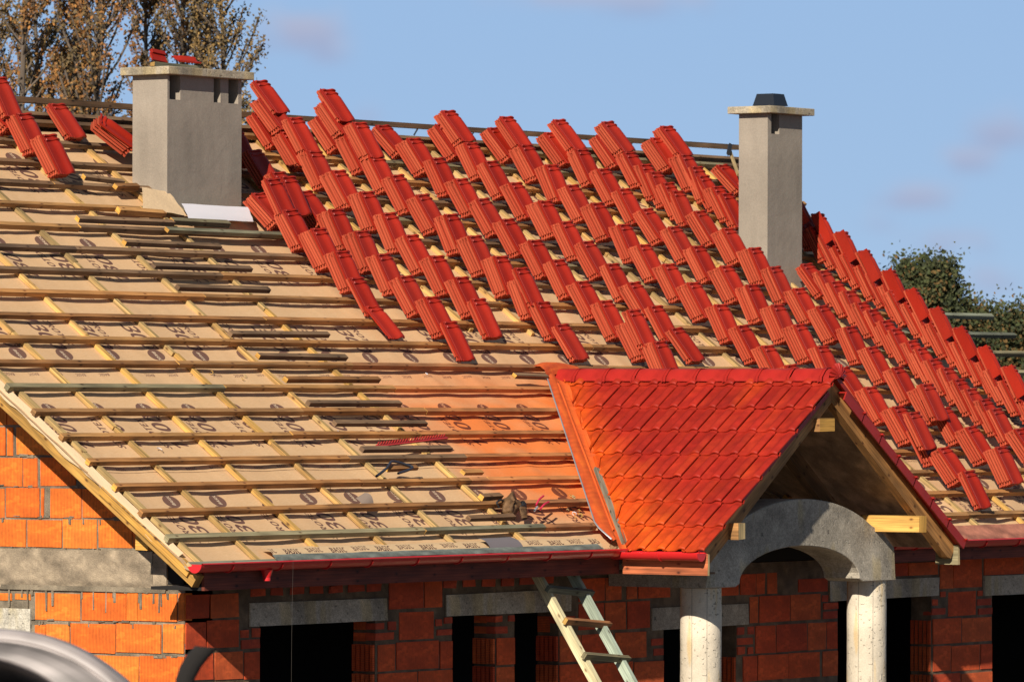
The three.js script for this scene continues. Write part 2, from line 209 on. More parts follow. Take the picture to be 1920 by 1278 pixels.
const GB = [[-0.89,-0.49,4.09,4.32],[-1.06,-0.72,3.84,4.06],[-0.71,-0.5,3.84,4.07],[-0.48,-0.42,3.84,4.07],[-0.38,-0.03,3.85,4.07],[-0.01,0.35,3.85,4.07],[-1.01,-0.71,3.59,3.82],[-0.69,-0.32,3.59,3.82],[-0.31,-0.16,3.59,3.82],[-0.13,0.24,3.6,3.83],[0.25,0.63,3.6,3.83],[-0.88,-0.51,3.33,3.57],[-0.49,-0.14,3.34,3.58],[-0.12,-0.09,3.34,3.58],[-0.02,0.3,3.34,3.58],[0.32,0.68,3.35,3.58],[-1.03,-0.66,3.09,3.31],[-0.65,-0.28,3.1,3.32],[-0.26,0.1,3.1,3.32],[0.11,0.46,3.1,3.33],[0.48,0.83,3.11,3.33],[0.84,1.12,3.11,3.34],[-0.48,-0.1,4.09,4.32],[-0.08,0.2,4.09,4.3],[-0.89,-0.61,4.33,4.55],[-0.6,-0.33,4.33,4.55],[-0.39,-0.23,2.67,2.72],[-0.66,-0.43,2.66,2.72],[-0.18,0.29,2.51,2.73],[0.31,0.77,2.52,2.74],[0.78,0.89,2.53,2.75],[0.9,1.29,2.53,2.75],[1.31,1.368,2.54,2.76],[-0.06,0.18,2.25,2.48],[0.2,0.66,2.26,2.49],[0.67,1.13,2.27,2.5],[1.15,1.362,2.28,2.51],[-0.18,-0.07,2.25,2.47],[-0.05,0.42,1.99,2.23],[0.43,0.9,2.0,2.24],[0.91,1.368,2.02,2.25],[0.43,0.8,1.76,1.98],[0.81,1.366,1.78,1.99],[0.91,1.3,2.78,3.0]];
for (const [z0, z1, y0, y1] of GB.slice(0, -1)) if (z1 * 0.583 + (y1 - RY) * 0.813 < -0.1) part('brick', bx(XW - rr(-0.002, 0.005), XW + 0.1, y0, y1, z0, z1, -0.003), pick(mBrickSun), gable);
for (let r = 0; r < 6; r++) for (let k = 0; k < 8; k++) { // the same courses further back along the gable
  const y0 = r < 3 ? [1.98, 2.245, 2.515][r] : [3.1, 3.34, 3.595][r - 3], zs = r < 3 ? [-0.2, -1.22, -1.22][r] : [-1.04, -0.89, -1.04][r - 3], z1 = zs - k * 0.376 - 0.012; if (r === 0 && k < 3) continue;
  part('brick', bx(XW - rr(-0.002, 0.005), XW + 0.1, y0, y0 + 0.228, z1 - 0.362, z1, -0.003), pick(mBrickSun), gable);
}
{ // dribbles and smears of mortar that ran over the blocks
  const g = []; for (let k = 0; k < 46; k++) { const z = rr(-0.55, 1.3), top = pick([2.752, 2.752, 2.5, 3.335, 3.1]), L = rr(0.02, top > 2.7 && top < 2.8 ? 0.17 : 0.05), w = rr(0.008, 0.024); g.push(box(0.008, L, w, XW - 0.004, top - L / 2, z, 0.003)); }
  for (let k = 0; k < 70; k++) { const y = pick([2.505, 2.245, 2.76, 3.34, 3.59, 3.835]), z = rr(-0.6, 1.35); if (y > 3 && z > 3.4 - y * 0.8) continue; g.push(box(0.008, rr(0.008, 0.022), rr(0.02, 0.09), XW - 0.002, y + rr(-0.008, 0.012), z, 0.005)); }
  const m = part('mortar_smear', merge(g), mMortar, gable); m.userData.kind = 'stuff';
}
{ // the concrete ring beam that carries the gable, rough cast, with its mitred end
  const f = grid(70, 12, (u, v) => { const z = lerp(-4.4, 1.06, u), y = lerp(2.77, 3.085, v), e = fbm(z * 9, y * 14, 4); return [XW - 0.022 + (0.5 - e) * 0.03 + (v < 0.1 ? 0.014 : 0), y + (v === 0 || v === 1 ? (fbm(z * 7 + v * 9, 3) - 0.5) * 0.03 : 0), z]; }, (u, v) => [u * 5.4, v * 0.34]);
  const beam = part('ring_beam', f, mConcBeam, house); mConcBeam.side = THREE.DoubleSide;
  part('beam_end', bx(XW - 0.02, XW + 0.2, 2.79, 3.07, 1.06, 1.2), mConcBeam, beam);
  part('beam_end', bx(XW - 0.012, XW + 0.1, 2.752, 2.79, -4.4, 1.18, 0.006), mMortar, beam);
}
part('concrete_block', bx(XW - 0.012, XW + 0.1, 1.9, 2.6, -1.2, -0.22, 0.004), CONC(0.95, 0.88, 0.78), gable);

// ---- roof structure: membrane rolls, counter battens, battens
const flashX = (i) => (i > 1 ? 5.89 + (i - 1) * 0.282 : 5.88);        // left edge of the porch valley flashing
const valR = (i) => 16.06 - (5.9 + 0.2675 * i);                       // right valley
const CBX = [0.16, 0.88, 1.8, 2.73, 3.73, 4.73, 6.1, 6.73, 7.54, 8.47, 9.43, 10.36, 11.35, 12.3, 13.22, 14.2, 15.16, 16.1];
const stain = (x, i) => clamp(sst(x + 0.5 * (fbm(x * 2, i, 3) - 0.5), 4.4, 6.0) * (1 - sst(x, 8.3, 9.2)) * (1 - sst(i, 6.2, 9.4)) * sst(i, 0.9, 2.4) * (0.25 + 1.5 * fbm(x * 1.5 + 5, i * 2.4 + x, 4)), 0, 1);
function membraneSheet(i0, i1, m, uvo, lift = 0) {
  const nx = 330, nz = 18;
  const g = grid(nx, nz, (u, v) => {
    const x = lerp(-0.03, XE, u), i = lerp(i0, i1, v); let a = 0, b = 20; for (const c of CBX) { if (c <= x) a = c; else { b = Math.min(b, c); } }
    const t = clamp((x - a) / (b - a), 0, 1), near = sst(x, 5.9, 7.4) * (1 - sst(i, 6, 8)), w = 0.006 + 0.016 * near;
    return [x, -0.083 + lift - 0.013 * Math.sin(Math.PI * t) + w * (fbm(x * 3.1, i * 1.7, 3) - 0.5) * 2 + 0.008 * (fbm(x * 9, i * 2.2, 2) - 0.5), D(i)];
  }, (u, v) => [lerp(-0.03, XE, u) / 0.605 + uvo, v]);
  const n = g.attributes.position.count, c = new Float32Array(n * 3), p = g.attributes.position;
  for (let k = 0; k < n; k++) { const x = p.getX(k), i = 7 - p.getZ(k) / GA, s = stain(x, i), b = 0.94 + 0.12 * fbm(x * 1.3, i * 0.7 + 3, 3); c.set([b * lerp(1, 1.2, s), b * lerp(1, 0.52, s), b * lerp(1, 0.22, s)], k * 3); }
  g.setAttribute('color', new THREE.BufferAttribute(c, 3));
  { const ix = g.index.array, keep = []; for (let k = 0; k < ix.length; k += 3) { const x = p.getX(ix[k]), i = 7 - p.getZ(ix[k]) / GA; if (i > 7.7 || x < 5.9 + 0.2675 * i + 0.12 || x > 16.06 - 5.9 - 0.2675 * i - 0.12) keep.push(ix[k], ix[k + 1], ix[k + 2]); } g.setIndex(keep); }
  return part('membrane', g, m, roof);
}
function printTex(flip) {                                             // one repeat of the print: 0.605 m wide, 4 batten spacings high
  const W = 384, H = 864, S = H / 4, cv = document.createElement('canvas'); cv.width = W; cv.height = H; const q = cv.getContext('2d');
  q.fillStyle = '#d9b286'; q.fillRect(0, 0, W, H);
  const r = SEED(flip ? 5 : 4); for (let k = 0; k < 5200; k++) { q.fillStyle = r() < 0.5 ? 'rgba(120,85,50,0.045)' : 'rgba(255,240,215,0.06)'; q.fillRect(r() * W, r() * H, 3 + r() * 26, 1 + r() * 3); }
  const ink = '#6a4a40';
  const up = (s, x, y, size, sx, o = 1) => { q.save(); q.translate(x, y); q.rotate(-Math.PI / 2); q.scale(sx, 1); q.globalAlpha = o; q.font = `italic ${o < 1 ? '' : 'bold '}${size}px sans-serif`; q.fillStyle = ink; q.textAlign = 'left'; q.fillText(s, 0, 0); q.restore(); };
  if (flip) { q.translate(W, H); q.rotate(Math.PI); }
  up('STROTEX', 92, H - 0.92 * S, 66, 0.98);
  q.save(); q.translate(238, H - 0.84 * S); q.rotate(-Math.PI / 2); q.scale(0.92, 1); q.font = 'italic bold 156px sans-serif'; q.fillStyle = ink; q.fillText('1300', 0, 0); q.restore();
  q.fillStyle = ink; q.globalAlpha = 0.92; q.beginPath(); q.ellipse(206, H - 2.56 * S, 62, 50, -0.35, 0, 7); q.fill();
  q.strokeStyle = ink; q.lineWidth = 7; q.beginPath(); q.moveTo(150, H - 2.2 * S); q.quadraticCurveTo(165, H - 2.27 * S, 200, H - 2.3 * S); q.stroke(); q.globalAlpha = 1;
  q.save(); q.translate(216, H - 2.4 * S); q.rotate(-Math.PI / 2 + 0.12); q.font = 'italic bold 30px sans-serif'; q.fillStyle = '#d9c3a6'; q.fillText('BASIC', 0, 0); q.restore();
  q.font = 'italic bold 30px sans-serif'; q.fillStyle = ink; for (const [x, o] of [[20, 0.95], [210, 0.75]]) { q.globalAlpha = o; q.fillText('BASIC', x, H - 0.1 * S); if (flip) q.fillText('BASIC', x, 0.62 * S); }
  q.globalAlpha = 1; q.fillStyle = 'rgba(90,60,40,0.55)'; for (let x = 0; x < W; x += 34) q.fillRect(x, 6, 18 + r() * 12, 2.5);
  const t = new THREE.CanvasTexture(cv); t.colorSpace = THREE.SRGBColorSpace; t.wrapS = THREE.RepeatWrapping; t.anisotropy = 8; return t;
}
const mMem = [printTex(false), printTex(true)].map((t) => mat(lin(0.92, 0.92, 0.92), { map: t, roughness: 0.75, vertexColors: true, side: THREE.DoubleSide }));
membraneSheet(0.2, 4.2, mMem[0], 0.42, 0); membraneSheet(3.9, 7.9, mMem[0], 0.9, 0.004); membraneSheet(7.3, 11.3, mMem[1], 0.28, 0.008); membraneSheet(11.1, 15.1, mMem[0], 0.12, 0.004); membraneSheet(15.0, 19.0, mMem[0], 0.66, 0.008);
const mMemPlain = mat(lin(0.66, 0.48, 0.29), { roughness: 0.8, side: THREE.DoubleSide, bumpMap: gritB, bumpScale: 0.004 });
part('membrane', grid(120, 8, (u, v) => { const x = lerp(-0.05, 5.9, u), e = (1 - v); return [x, lerp(-0.083, -0.035, e * e) + 0.03 * (fbm(x * 2.4, v * 2, 3) - 0.5) - 0.02 * Math.sin(e * 3), D(lerp(0.25, -0.03, e))]; }, (u, v) => [u * 6, v * 0.2]), mMemPlain, roof);
{ // the folded apron at the eaves: small words repeated along the edge
  const cv = document.createElement('canvas'); cv.width = 512; cv.height = 128; const q = cv.getContext('2d'); q.fillStyle = '#d6b68c'; q.fillRect(0, 0, 512, 128); const r = SEED(9); for (let k = 0; k < 1500; k++) { q.fillStyle = r() < 0.5 ? 'rgba(120,80,40,0.05)' : 'rgba(255,235,205,0.07)'; q.fillRect(r() * 512, r() * 128, 3 + r() * 22, 1 + r() * 3); }
  q.fillStyle = '#54382f'; q.font = 'italic bold 62px sans-serif'; q.fillText('BASIC', 26, 82); q.globalAlpha = 0.75; q.fillText('BASIC', 282, 74);
  const t = new THREE.CanvasTexture(cv); t.colorSpace = THREE.SRGBColorSpace; t.wrapS = THREE.RepeatWrapping;
  part('membrane', grid(160, 6, (u, v) => { const x = lerp(1.1, 5.75, u), e = 1 - v; return [x, -0.058 + 0.034 * Math.sin(v * 3.1) + 0.014 * (fbm(x * 3.3, v * 2, 3) - 0.5), D(lerp(0.74, 0.16, e))]; }, (u, v) => [lerp(1.1, 5.75, u) / 0.62, v]), mat(lin(0.95, 0.95, 0.95), { map: t, roughness: 0.75, side: THREE.DoubleSide }), roof);
}
part('membrane_patch', grid(10, 5, (u, v) => { const x = lerp(4.02, 4.5, u); return [x, -0.015 + 0.03 * Math.sin(v * 3.0) + 0.008 * fbm(x * 5, v * 3), D(lerp(0.66, 0.12, 1 - v))]; }), mat(lin(0.17, 0.15, 0.16), { roughness: 0.8, side: THREE.DoubleSide }), roof);
part('membrane_flap', grid(6, 6, (u, v) => [3.02 + 0.12 * u * (1 - v * 0.3), -0.06 + 0.07 * Math.sin(v * 2.2) * (0.3 + u), D(2.12 + 0.42 * v)]), mat(lin(0.2, 0.15, 0.12), { side: THREE.DoubleSide }), roof);
for (let k = 0; k < 26; k++) { const x = k < 14 ? rr(5.9, 6.4) : rr(0.6, 6.2), i = k < 14 ? rr(1.6, 2.7) : rr(0.9, 8); part('wood_shaving', new THREE.TorusGeometry(rr(0.012, 0.026), 0.004, 4, 8, rr(2.5, 5)).rotateX(rr(0.4, 2)).rotateY(rr(0, 6)).translate(Math.min(x, flashX(i) - 0.08), -0.07, D(i)), pick([wEndPale, mPaper, wYellow[0]]), roof); }
const SIX = (a, e) => [e, e, a, a, a, a];
CBX.forEach((x, k) => {
  const spans = x > 5.9 && x < 10.2 ? [[Math.max((x - 5.85) / 0.2675, (10.2 - x) / 0.2675), 19.3]] : [[0.12, 19.3]];
  for (let [a, b] of spans) while (a < b - 0.2) {                     // short lengths nailed end to end
    const e = Math.min(b, a + rr(3.4, 6.5)), w = rr(0.043, 0.05); part('counter_batten', box(w, 0.036, (e - a) * GA - 0.006, x + rr(-0.012, 0.012), -0.0585, D((a + e) / 2), 0.002), pick(x > 5.2 && x < 7 && a < 7 ? [...wYellow, ...wOrange] : wYellow), roof); a = e;
  }
});
const ROWX = (i) => { const r = i <= 7 ? [[0, flashX(i) + 0.06], [valR(i) - 0.15, XE]] : [[0, XE]]; if (i >= 8 && i <= 11) r[r.length - 1][1] = 17.4 + (i === 9 ? 0.25 : 0) - (i === 8 ? -0.2 : 0); return r; };
for (let i = 1; i <= 19; i++) for (const [a, b] of ROWX(i)) {
  let x = a - (i < 3 ? 0.02 : 0) + rr(-0.01, 0.01);
  while (x < b - 0.05) {
    let e = Math.min(b, x + rr(2.4, 4.6)); if (b - e < 0.7) e = b; if (i < 9 && x < 4.9 && e > 5.4 && e < 8) e = 4.95 + rr(-0.2, 0.4);
    const o = i <= 8 && x > 4.6 && x < 8, beyond = e > 16.5, low = i === 1 && x > 1.2 && x < 4;
    const m = beyond ? pick(wGreen) : o ? pick(wOrange) : low || i === 7 && x < 1 ? pick(wGreen) : i > 12 && rnd() < 0.4 ? pick([wGreen[0], ...wDark]) : pick([...wBrown, ...wBrown, ...wBrown, wGreen[0], wDark[2]]);
    part('batten', box(e - x - 0.004, 0.046, 0.049, (x + e) / 2, -0.023 + rr(-0.001, 0.002), D(i) - 0.0245 + rr(-0.003, 0.003), 0.003), SIX(m, rnd() < 0.7 ? wEnd : m), roof); x = e;
  }
}
part('batten', box(5.75, 0.03, 0.05, 2.78, -0.02, D(0.05), 0.003), SIX(wGreen[2], wEndPale), roof);
part('batten', box(16, 0.045, 0.05, 8, 0.0, D(19.35), 0.004), wDark[2], roof);
for (let x = -0.2; x < 14; x += 4.06) part('ridge_board', box(4.04, 0.055, 0.05, x + 2.02, 0, 0, 0.004).rotateX(-TH).translate(0, 0.078, D(19.72)), pick(wDark), roof);
for (let x = 0.9; x < 16; x += 0.94) part('ridge_bracket', box(0.012, 0.12, 0.012, x, 0.03, D(19.72)), mMetalGrey, roof);
part('eaves_mesh', grid(60, 2, (u, v) => [lerp(1.0, 5.6, u), 0.006 + 0.012 * fbm(u * 30, v), D(lerp(-0.02, 0.2, v))], (u, v) => [u * 5, v * 0.1]), mat(lin(0.28, 0.33, 0.31), { map: mortarT, roughness: 0.9, side: THREE.DoubleSide }), roof);
part('eaves_foil', grid(40, 3, (u, v) => [lerp(10.25, XE, u), -0.01 + 0.008 * fbm(u * 40, v * 2), D(lerp(-0.1, 0.55, v))], (u, v) => [u * 6, v * 0.2]), mat(lin(0.8, 0.33, 0.22), { map: mortarT, roughness: 0.6, side: THREE.DoubleSide }), roof);
// back slope, so that the loft is dark and the ridge closes
part('back_slope', merge([bx(0, XE, -0.1, -0.06, 0, 6.3)].map((g) => g.rotateX(-TH).rotateY(0))).applyMatrix4(new THREE.Matrix4().makeRotationX(-TH).multiply(new THREE.Matrix4().makeTranslation(0, 0, 0)).premultiply(new THREE.Matrix4())), mMemPlain, grp('rear_slope', house)).parent.remove(house.children[house.children.length - 1].children[0]);
{ const g = grid(1, 1, (u, v) => [lerp(0, XE, u), lerp(6.83, 3.0, v), lerp(-3.52, -8.9, v)], (u, v) => [u * 16, v * 6]); part('membrane', g, mMemPlain, house.children[house.children.length - 1]); }
{ // white paper sheet, papers and rags dressed against the chimney foot
  const sheet = (q, m) => part('flashing_sheet', grid(6, 4, (u, v) => { const a = [0, 1].map((k) => lerp(lerp(q[0][k], q[1][k], u), lerp(q[3][k], q[2][k], u), v)); return [a[0], 0.012 + 0.02 * fbm(u * 5, v * 4) + (q[4] ?? 0) * v, D(a[1])]; }), m, roof);
  sheet([[4.9, 14.5], [5.86, 14.56], [5.9, 15.02], [4.94, 15.04], 0.05], mPaper);
  sheet([[4.4, 14.95], [4.94, 14.7], [4.95, 15.6], [4.62, 15.75], 0.05], mMemPlain);
}

// verge rafter (barge board) of the left gable, its splice block and the purlin ends
{
  const f = grp('verge_frame', house);
  const vr = (i0, i1, n0, n1, x0, x1, m, name) => { const g = box(x1 - x0, n1 - n0, (i1 - i0) * GA, (x0 + x1) / 2, (n0 + n1) / 2, D((i0 + i1) / 2), 0.004); return part(name, g.applyMatrix4(new THREE.Matrix4().makeRotationX(TH).setPosition(0, RY, 0)), m, f); };
  vr(-0.12, 20, -0.2, -0.09, 0.01, 0.09, wBarge, 'verge_rafter');
  vr(0.1, 3.35, -0.15, -0.085, -0.02, 0.008, wEnd, 'splice_board');
  part('membrane_edge', grid(90, 4, (u, v) => { const i = lerp(0.6, 19, u), n = -0.045 - 0.06 * v - 0.05 * (fbm(i * 1.7, v, 3) - 0.35) * v, q = new THREE.Vector3(0.05 - 0.062 * Math.sin(v * 1.6) + 0.022 * (fbm(i * 3, v * 2) - 0.5), n, D(i)).applyMatrix4(new THREE.Matrix4().makeRotationX(TH)); return [q.x, q.y + RY, q.z]; }, (u, v) => [u * 6, v * 0.2]), mat(lin(0.58, 0.43, 0.265), { roughness: 0.8, side: THREE.DoubleSide, bumpMap: gritB, bumpScale: 0.006 }), f);
  part('purlin', bx(0.17, 1.2, 3.105, 3.235, 1.155, 1.285, 0.003), [wEnd, wEnd, wBeam, wBeam, wBeam, wBeam], f);
  part('purlin', bx(0.2, 1.2, 5.02, 5.16, -1.45, -1.32, 0.003), [wEnd, wEnd, wBeam, wBeam, wBeam, wBeam], f);
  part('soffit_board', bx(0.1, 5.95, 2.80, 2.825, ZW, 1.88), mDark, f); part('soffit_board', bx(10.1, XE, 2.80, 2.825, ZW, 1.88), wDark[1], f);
  for (const [a, b] of [[0.095, 5.9], [10.16, XE]]) part('fascia', bx(a, b, 2.80, 2.98, 1.885, 1.912, 0.002), wFascia, f);
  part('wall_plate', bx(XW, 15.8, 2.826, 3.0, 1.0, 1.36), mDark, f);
}

// ---- gutters
function gutterGeo(L, r = 0.066) { // half round trough with a beaded lip, along +x
  const s = []; for (let k = 0; k <= 14; k++) { const a = Math.PI * k / 14; s.push([Math.cos(a) * r, -Math.sin(a) * r]); } for (let k = 0; k <= 6; k++) { const a = k / 6 * 5; s.unshift([r + 0.009 - Math.cos(a) * 0.009, Math.sin(a) * 0.009]); }
  const o = s.map(([x, y]) => [x * 0.965, y * 0.965 + 0.0004]).reverse();
  const all = [...s, ...o]; return grid(all.length - 1, 1, (u, v) => { const p = all[Math.round(u * (all.length - 1))]; return [v * L, p[1], p[0]]; });
}
function gutter(x, y, z, L, turn, capR, outlet) {
  const g = part('gutter', gutterGeo(L), mGutter, house); g.position.set(x, y, z); g.rotation.y = turn; mGutter.side = THREE.DoubleSide;
  const cap = new THREE.CylinderGeometry(0.068, 0.068, 0.006, 20, 1, false, 0, Math.PI).rotateZ(Math.PI / 2).rotateX(-Math.PI / 2);
  const half = new THREE.ExtrudeGeometry(new THREE.Shape().absarc(0, 0, 0.069, Math.PI, Math.PI * 2), { depth: 0.012, bevelEnabled: false, curveSegments: 18 }).rotateY(Math.PI / 2);
  part('end_cap', half, mGutter, g).position.x = -0.006; if (capR) part('end_cap', half, mGutter, g).position.x = L - 0.006;
  for (let s = 0.42; s < L - 0.1; s += 0.62) part('gutter_bracket', new THREE.TorusGeometry(0.071, 0.006, 5, 12, Math.PI * 0.95).rotateX(Math.PI).rotateY(Math.PI / 2), mGutter, g).position.x = s + rr(-0.05, 0.05);
  for (const s of outlet ?? []) part('gutter_joint', new THREE.CylinderGeometry(0.0695, 0.0695, 0.09, 18, 1, true, -Math.PI / 2, Math.PI).rotateZ(-Math.PI / 2).rotateX(0), mGutter, g).position.x = s;
  return g;
}
const gu = gutter(-0.09, 3.012, 1.965, 5.93, 0, false);
part('outlet', merge([new THREE.CylinderGeometry(0.05, 0.032, 0.06, 14).translate(0.92, -0.09, 0), new THREE.CylinderGeometry(0.03, 0.03, 0.04, 14).translate(0.92, -0.13, 0)]), mGutter, gu);
for (const s of [0.55, 2.36, 4.1, 5.75]) part('gutter_joint', grid(14, 1, (u, v) => [s + v * 0.09, -Math.sin(u * Math.PI) * 0.0685, Math.cos(u * Math.PI) * 0.0685]), mGutter, gu);
gutter(10.28, 2.985, 1.99, 6.1, 0, false);

// ---- chimneys
function chimney(x0, x1, z0, z1, yb, yt, notches, cap) {
  const yn = notches[0][2], zb = z1 - 0.24, g = [bx(x0, x1, yb, yn, z0, z1), bx(x0, x1, yn, yt, z0, zb)]; let x = x0;
  for (const [a, b] of notches) { g.push(bx(x, a, yn, yt, zb, z1)); x = b; } g.push(bx(x, x1, yn, yt, zb, z1));
  const sh = part('chimney', worldUV(merge(g)), mStucco, house);
  const cg = new THREE.ExtrudeGeometry(new THREE.Shape([[cap[0], -cap[3]], [cap[1], -cap[3]], [cap[1], -cap[2]], [cap[0], -cap[2]]].map((p) => new THREE.Vector2(...p))), { depth: 0.06, bevelEnabled: true, bevelSize: 0.006, bevelThickness: 0.006, bevelSegments: 2 }).rotateX(-Math.PI / 2).translate(0, yt + 0.006, 0);
  part('chimney_cap', worldUV(cg), mCapStone, sh); return sh;
}
const chL = chimney(4.905, 5.985, -2.715, -2.316, 5.4, 7.205, [[4.935, 5.09, 6.985], [5.575, 5.675, 6.985], [5.79, 5.935, 6.985]], [4.835, 6.065, -2.79, -2.245]);
const chR = chimney(13.725, 14.375, -1.95, -1.603, 5.0, 7.205, [[13.79, 13.94, 7.0]], [13.65, 14.47, -2.03, -1.525]);
{ const g = grp('chimney_cowl', chR); g.position.set(14.04, 7.277, -1.775);
  part('cowl_hood', toCreasedNormals(new THREE.CylinderGeometry(0.142, 0.184, 0.122, 4, 1).rotateY(Math.PI / 4).translate(0, 0.078, 0), 0.3), mCowl, g); part('cowl_collar', box(0.21, 0.02, 0.21, 0, 0.009, 0), mat(lin(0.7, 0.7, 0.72), { roughness: 0.5 }), g);
 }

// ---------------------------------------------------------------- clay tiles
const TW = 0.236, TL = 0.405;
const TOP = [[0, 0.009], [0.012, 0.009], [0.014, 0.001], [0.028, 0.001], [0.030, 0.007], [0.042, 0.007], [0.047, 0.003], [0.112, 0.003], [0.138, 0.012], [0.158, 0.028], [0.172, 0.037], [0.187, 0.040], [0.202, 0.039], [0.216, 0.034], [0.229, 0.027], [0.236, 0.025]];
const ST = [[-TL, 0.46, 0.012], [-TL + 0.016, 0.46, 0.014], [-TL + 0.02, 0.34, -0.003], [-TL + 0.044, 0.38, -0.003], [-TL + 0.048, 0.6, 0.014], [-TL + 0.062, 0.64, 0.014], [-TL + 0.068, 0.6, -0.002], [-TL + 0.11, 1, 0], [-0.035, 1, 0], [-0.012, 0.94, -0.001], [0, 0.72, -0.006]];
function tileGeo(cut) { // top and under side of one interlocking tile with pan, roll and head ribs; tail at z = 0, head at z = -TL
  const tops = [], nu = TOP.length - 1, nv = ST.length - 1, C = cut ?? ((x) => x);
  const f = (dy) => grid(nu, nv, (u, v) => { const [x, h] = TOP[Math.round(u * nu)], [z, k, e] = ST[Math.round(v * nv)], roll = x > 0.1, y = roll ? 0.005 + (h - 0.005) * k + e * 0.6 : h + (x > 0.046 ? e : e * 0.3); return [C(x, z), dy < 0 ? Math.max(y + dy, x < 0.05 ? -0.012 : -0.008) : y, z]; }, (u, v) => [TOP[Math.round(u * nu)][0], ST[Math.round(v * nv)][0]]);
  const a = f(0), b = f(-0.0105); const bi = b.index.array; for (let k = 0; k < bi.length; k += 3) { const t = bi[k]; bi[k] = bi[k + 1]; bi[k + 1] = t; } b.computeVertexNormals();
  const pa = a.attributes.position, pb = b.attributes.position, W = nu + 1, e = [];
  const quad = (i, j) => { const A = [i, j].map((k) => [pa.getX(k), pa.getY(k), pa.getZ(k)]), B = [i, j].map((k) => [pb.getX(k), pb.getY(k), pb.getZ(k)]); e.push(...A[0], ...B[0], ...A[1], ...A[1], ...B[0], ...B[1]); };
  for (let k = 0; k < nu; k++) { quad(nv * W + k, nv * W + k + 1); quad(k + 1, k); }
  for (let k = 0; k < nv; k++) { quad(k * W, (k + 1) * W); quad((k + 1) * W + nu, k * W + nu); }
  const s = new THREE.BufferGeometry(); s.setAttribute('position', new THREE.Float32BufferAttribute(e, 3)); s.setAttribute('uv', new THREE.Float32BufferAttribute(new Float32Array(e.length / 3 * 2), 2)); s.computeVertexNormals();
  return toCreasedNormals(merge([a, b, s]), 0.42);
}
// edge of a stacked tile: the long left rim stops short of the tail, where the small keys stand
const rim = (q = 0.006) => [bx(0, 0.016, -0.0085, 0.0088, -TL + q, -0.046, 0.0006), bx(0.002, 0.012, -0.0085, 0.0088, -0.024, -0.006), bx(0.030, 0.040, -0.012, 0.006, -0.024, 0.0), bx(0.062, 0.072, -0.012, 0.004, -0.02, 0.001)];
const topTile = merge([tileGeo((x) => x), ...rim()]);
const lowTiles = [0.006, 0.03, 0.05].map((q) => merge([bx(0.016, 0.15, -0.006, 0.005, -TL, -0.004), bx(0.15, 0.226, -0.004, 0.022, -TL + 0.05, -0.006), bx(0.03, 0.2, 0.004, 0.010, -TL, -TL + 0.018), ...rim(q)])), lowTile = lowTiles[0];
const vergeTile = merge([tileGeo((x) => x), bx(-0.014, 0.0, -0.008, 0.105, -TL + 0.03, -0.03), ...rim()]);
function tileStack(X, i, n, h, phi, label, verge, turn = 0, jit = 1) {
  const t = new THREE.Group(); t.name = verge ? 'verge_tile_stack' : 'tile_stack';
  const base = new THREE.Vector3(X, h + 0.011, D(i)).applyMatrix4(new THREE.Matrix4().makeRotationX(TH)); t.position.set(base.x, base.y + RY, base.z);
  t.rotation.order = 'XYZ'; t.rotation.set(TH, turn + rr(-0.045, 0.045) * jit, 0);
  const inner = [];
  for (let k = 0; k < n; k++) {
    const last = k === n - 1, m = part('roof_tile', last ? (verge ? vergeTile : topTile) : pick(lowTiles), last ? pick(mTile) : pick(mTileRaw), t);
    const y = k * 0.0275, z = k * 0.006 + rr(-0.004, 0.004) * jit; m.scale.x = 0.91; m.rotation.x = phi + rr(-0.012, 0.012) * jit; m.rotation.y = rr(-0.02, 0.02) * jit;
    m.position.set(rr(-0.006, 0.006) * jit + k * 0.001, y * Math.cos(phi) - z * Math.sin(phi), y * Math.sin(phi) + z * Math.cos(phi));
  }
  tag(t, label, verge ? 'verge tile stack' : 'tile stack', verge ? 'verge tile stacks along the right end of the roof' : 'red tile stacks laid out on the roof battens');
  return t;
}
const ORD = ['first', 'second', 'third', 'fourth', 'fifth', 'sixth', 'seventh', 'eighth', 'ninth', 'tenth', 'eleventh', 'twelfth', 'thirteenth', 'fourteenth', 'fifteenth', 'sixteenth', 'seventeenth', 'eighteenth', 'nineteenth', 'twentieth'];
const ord = (k) => ORD[k] ?? `${k + 1}th`;
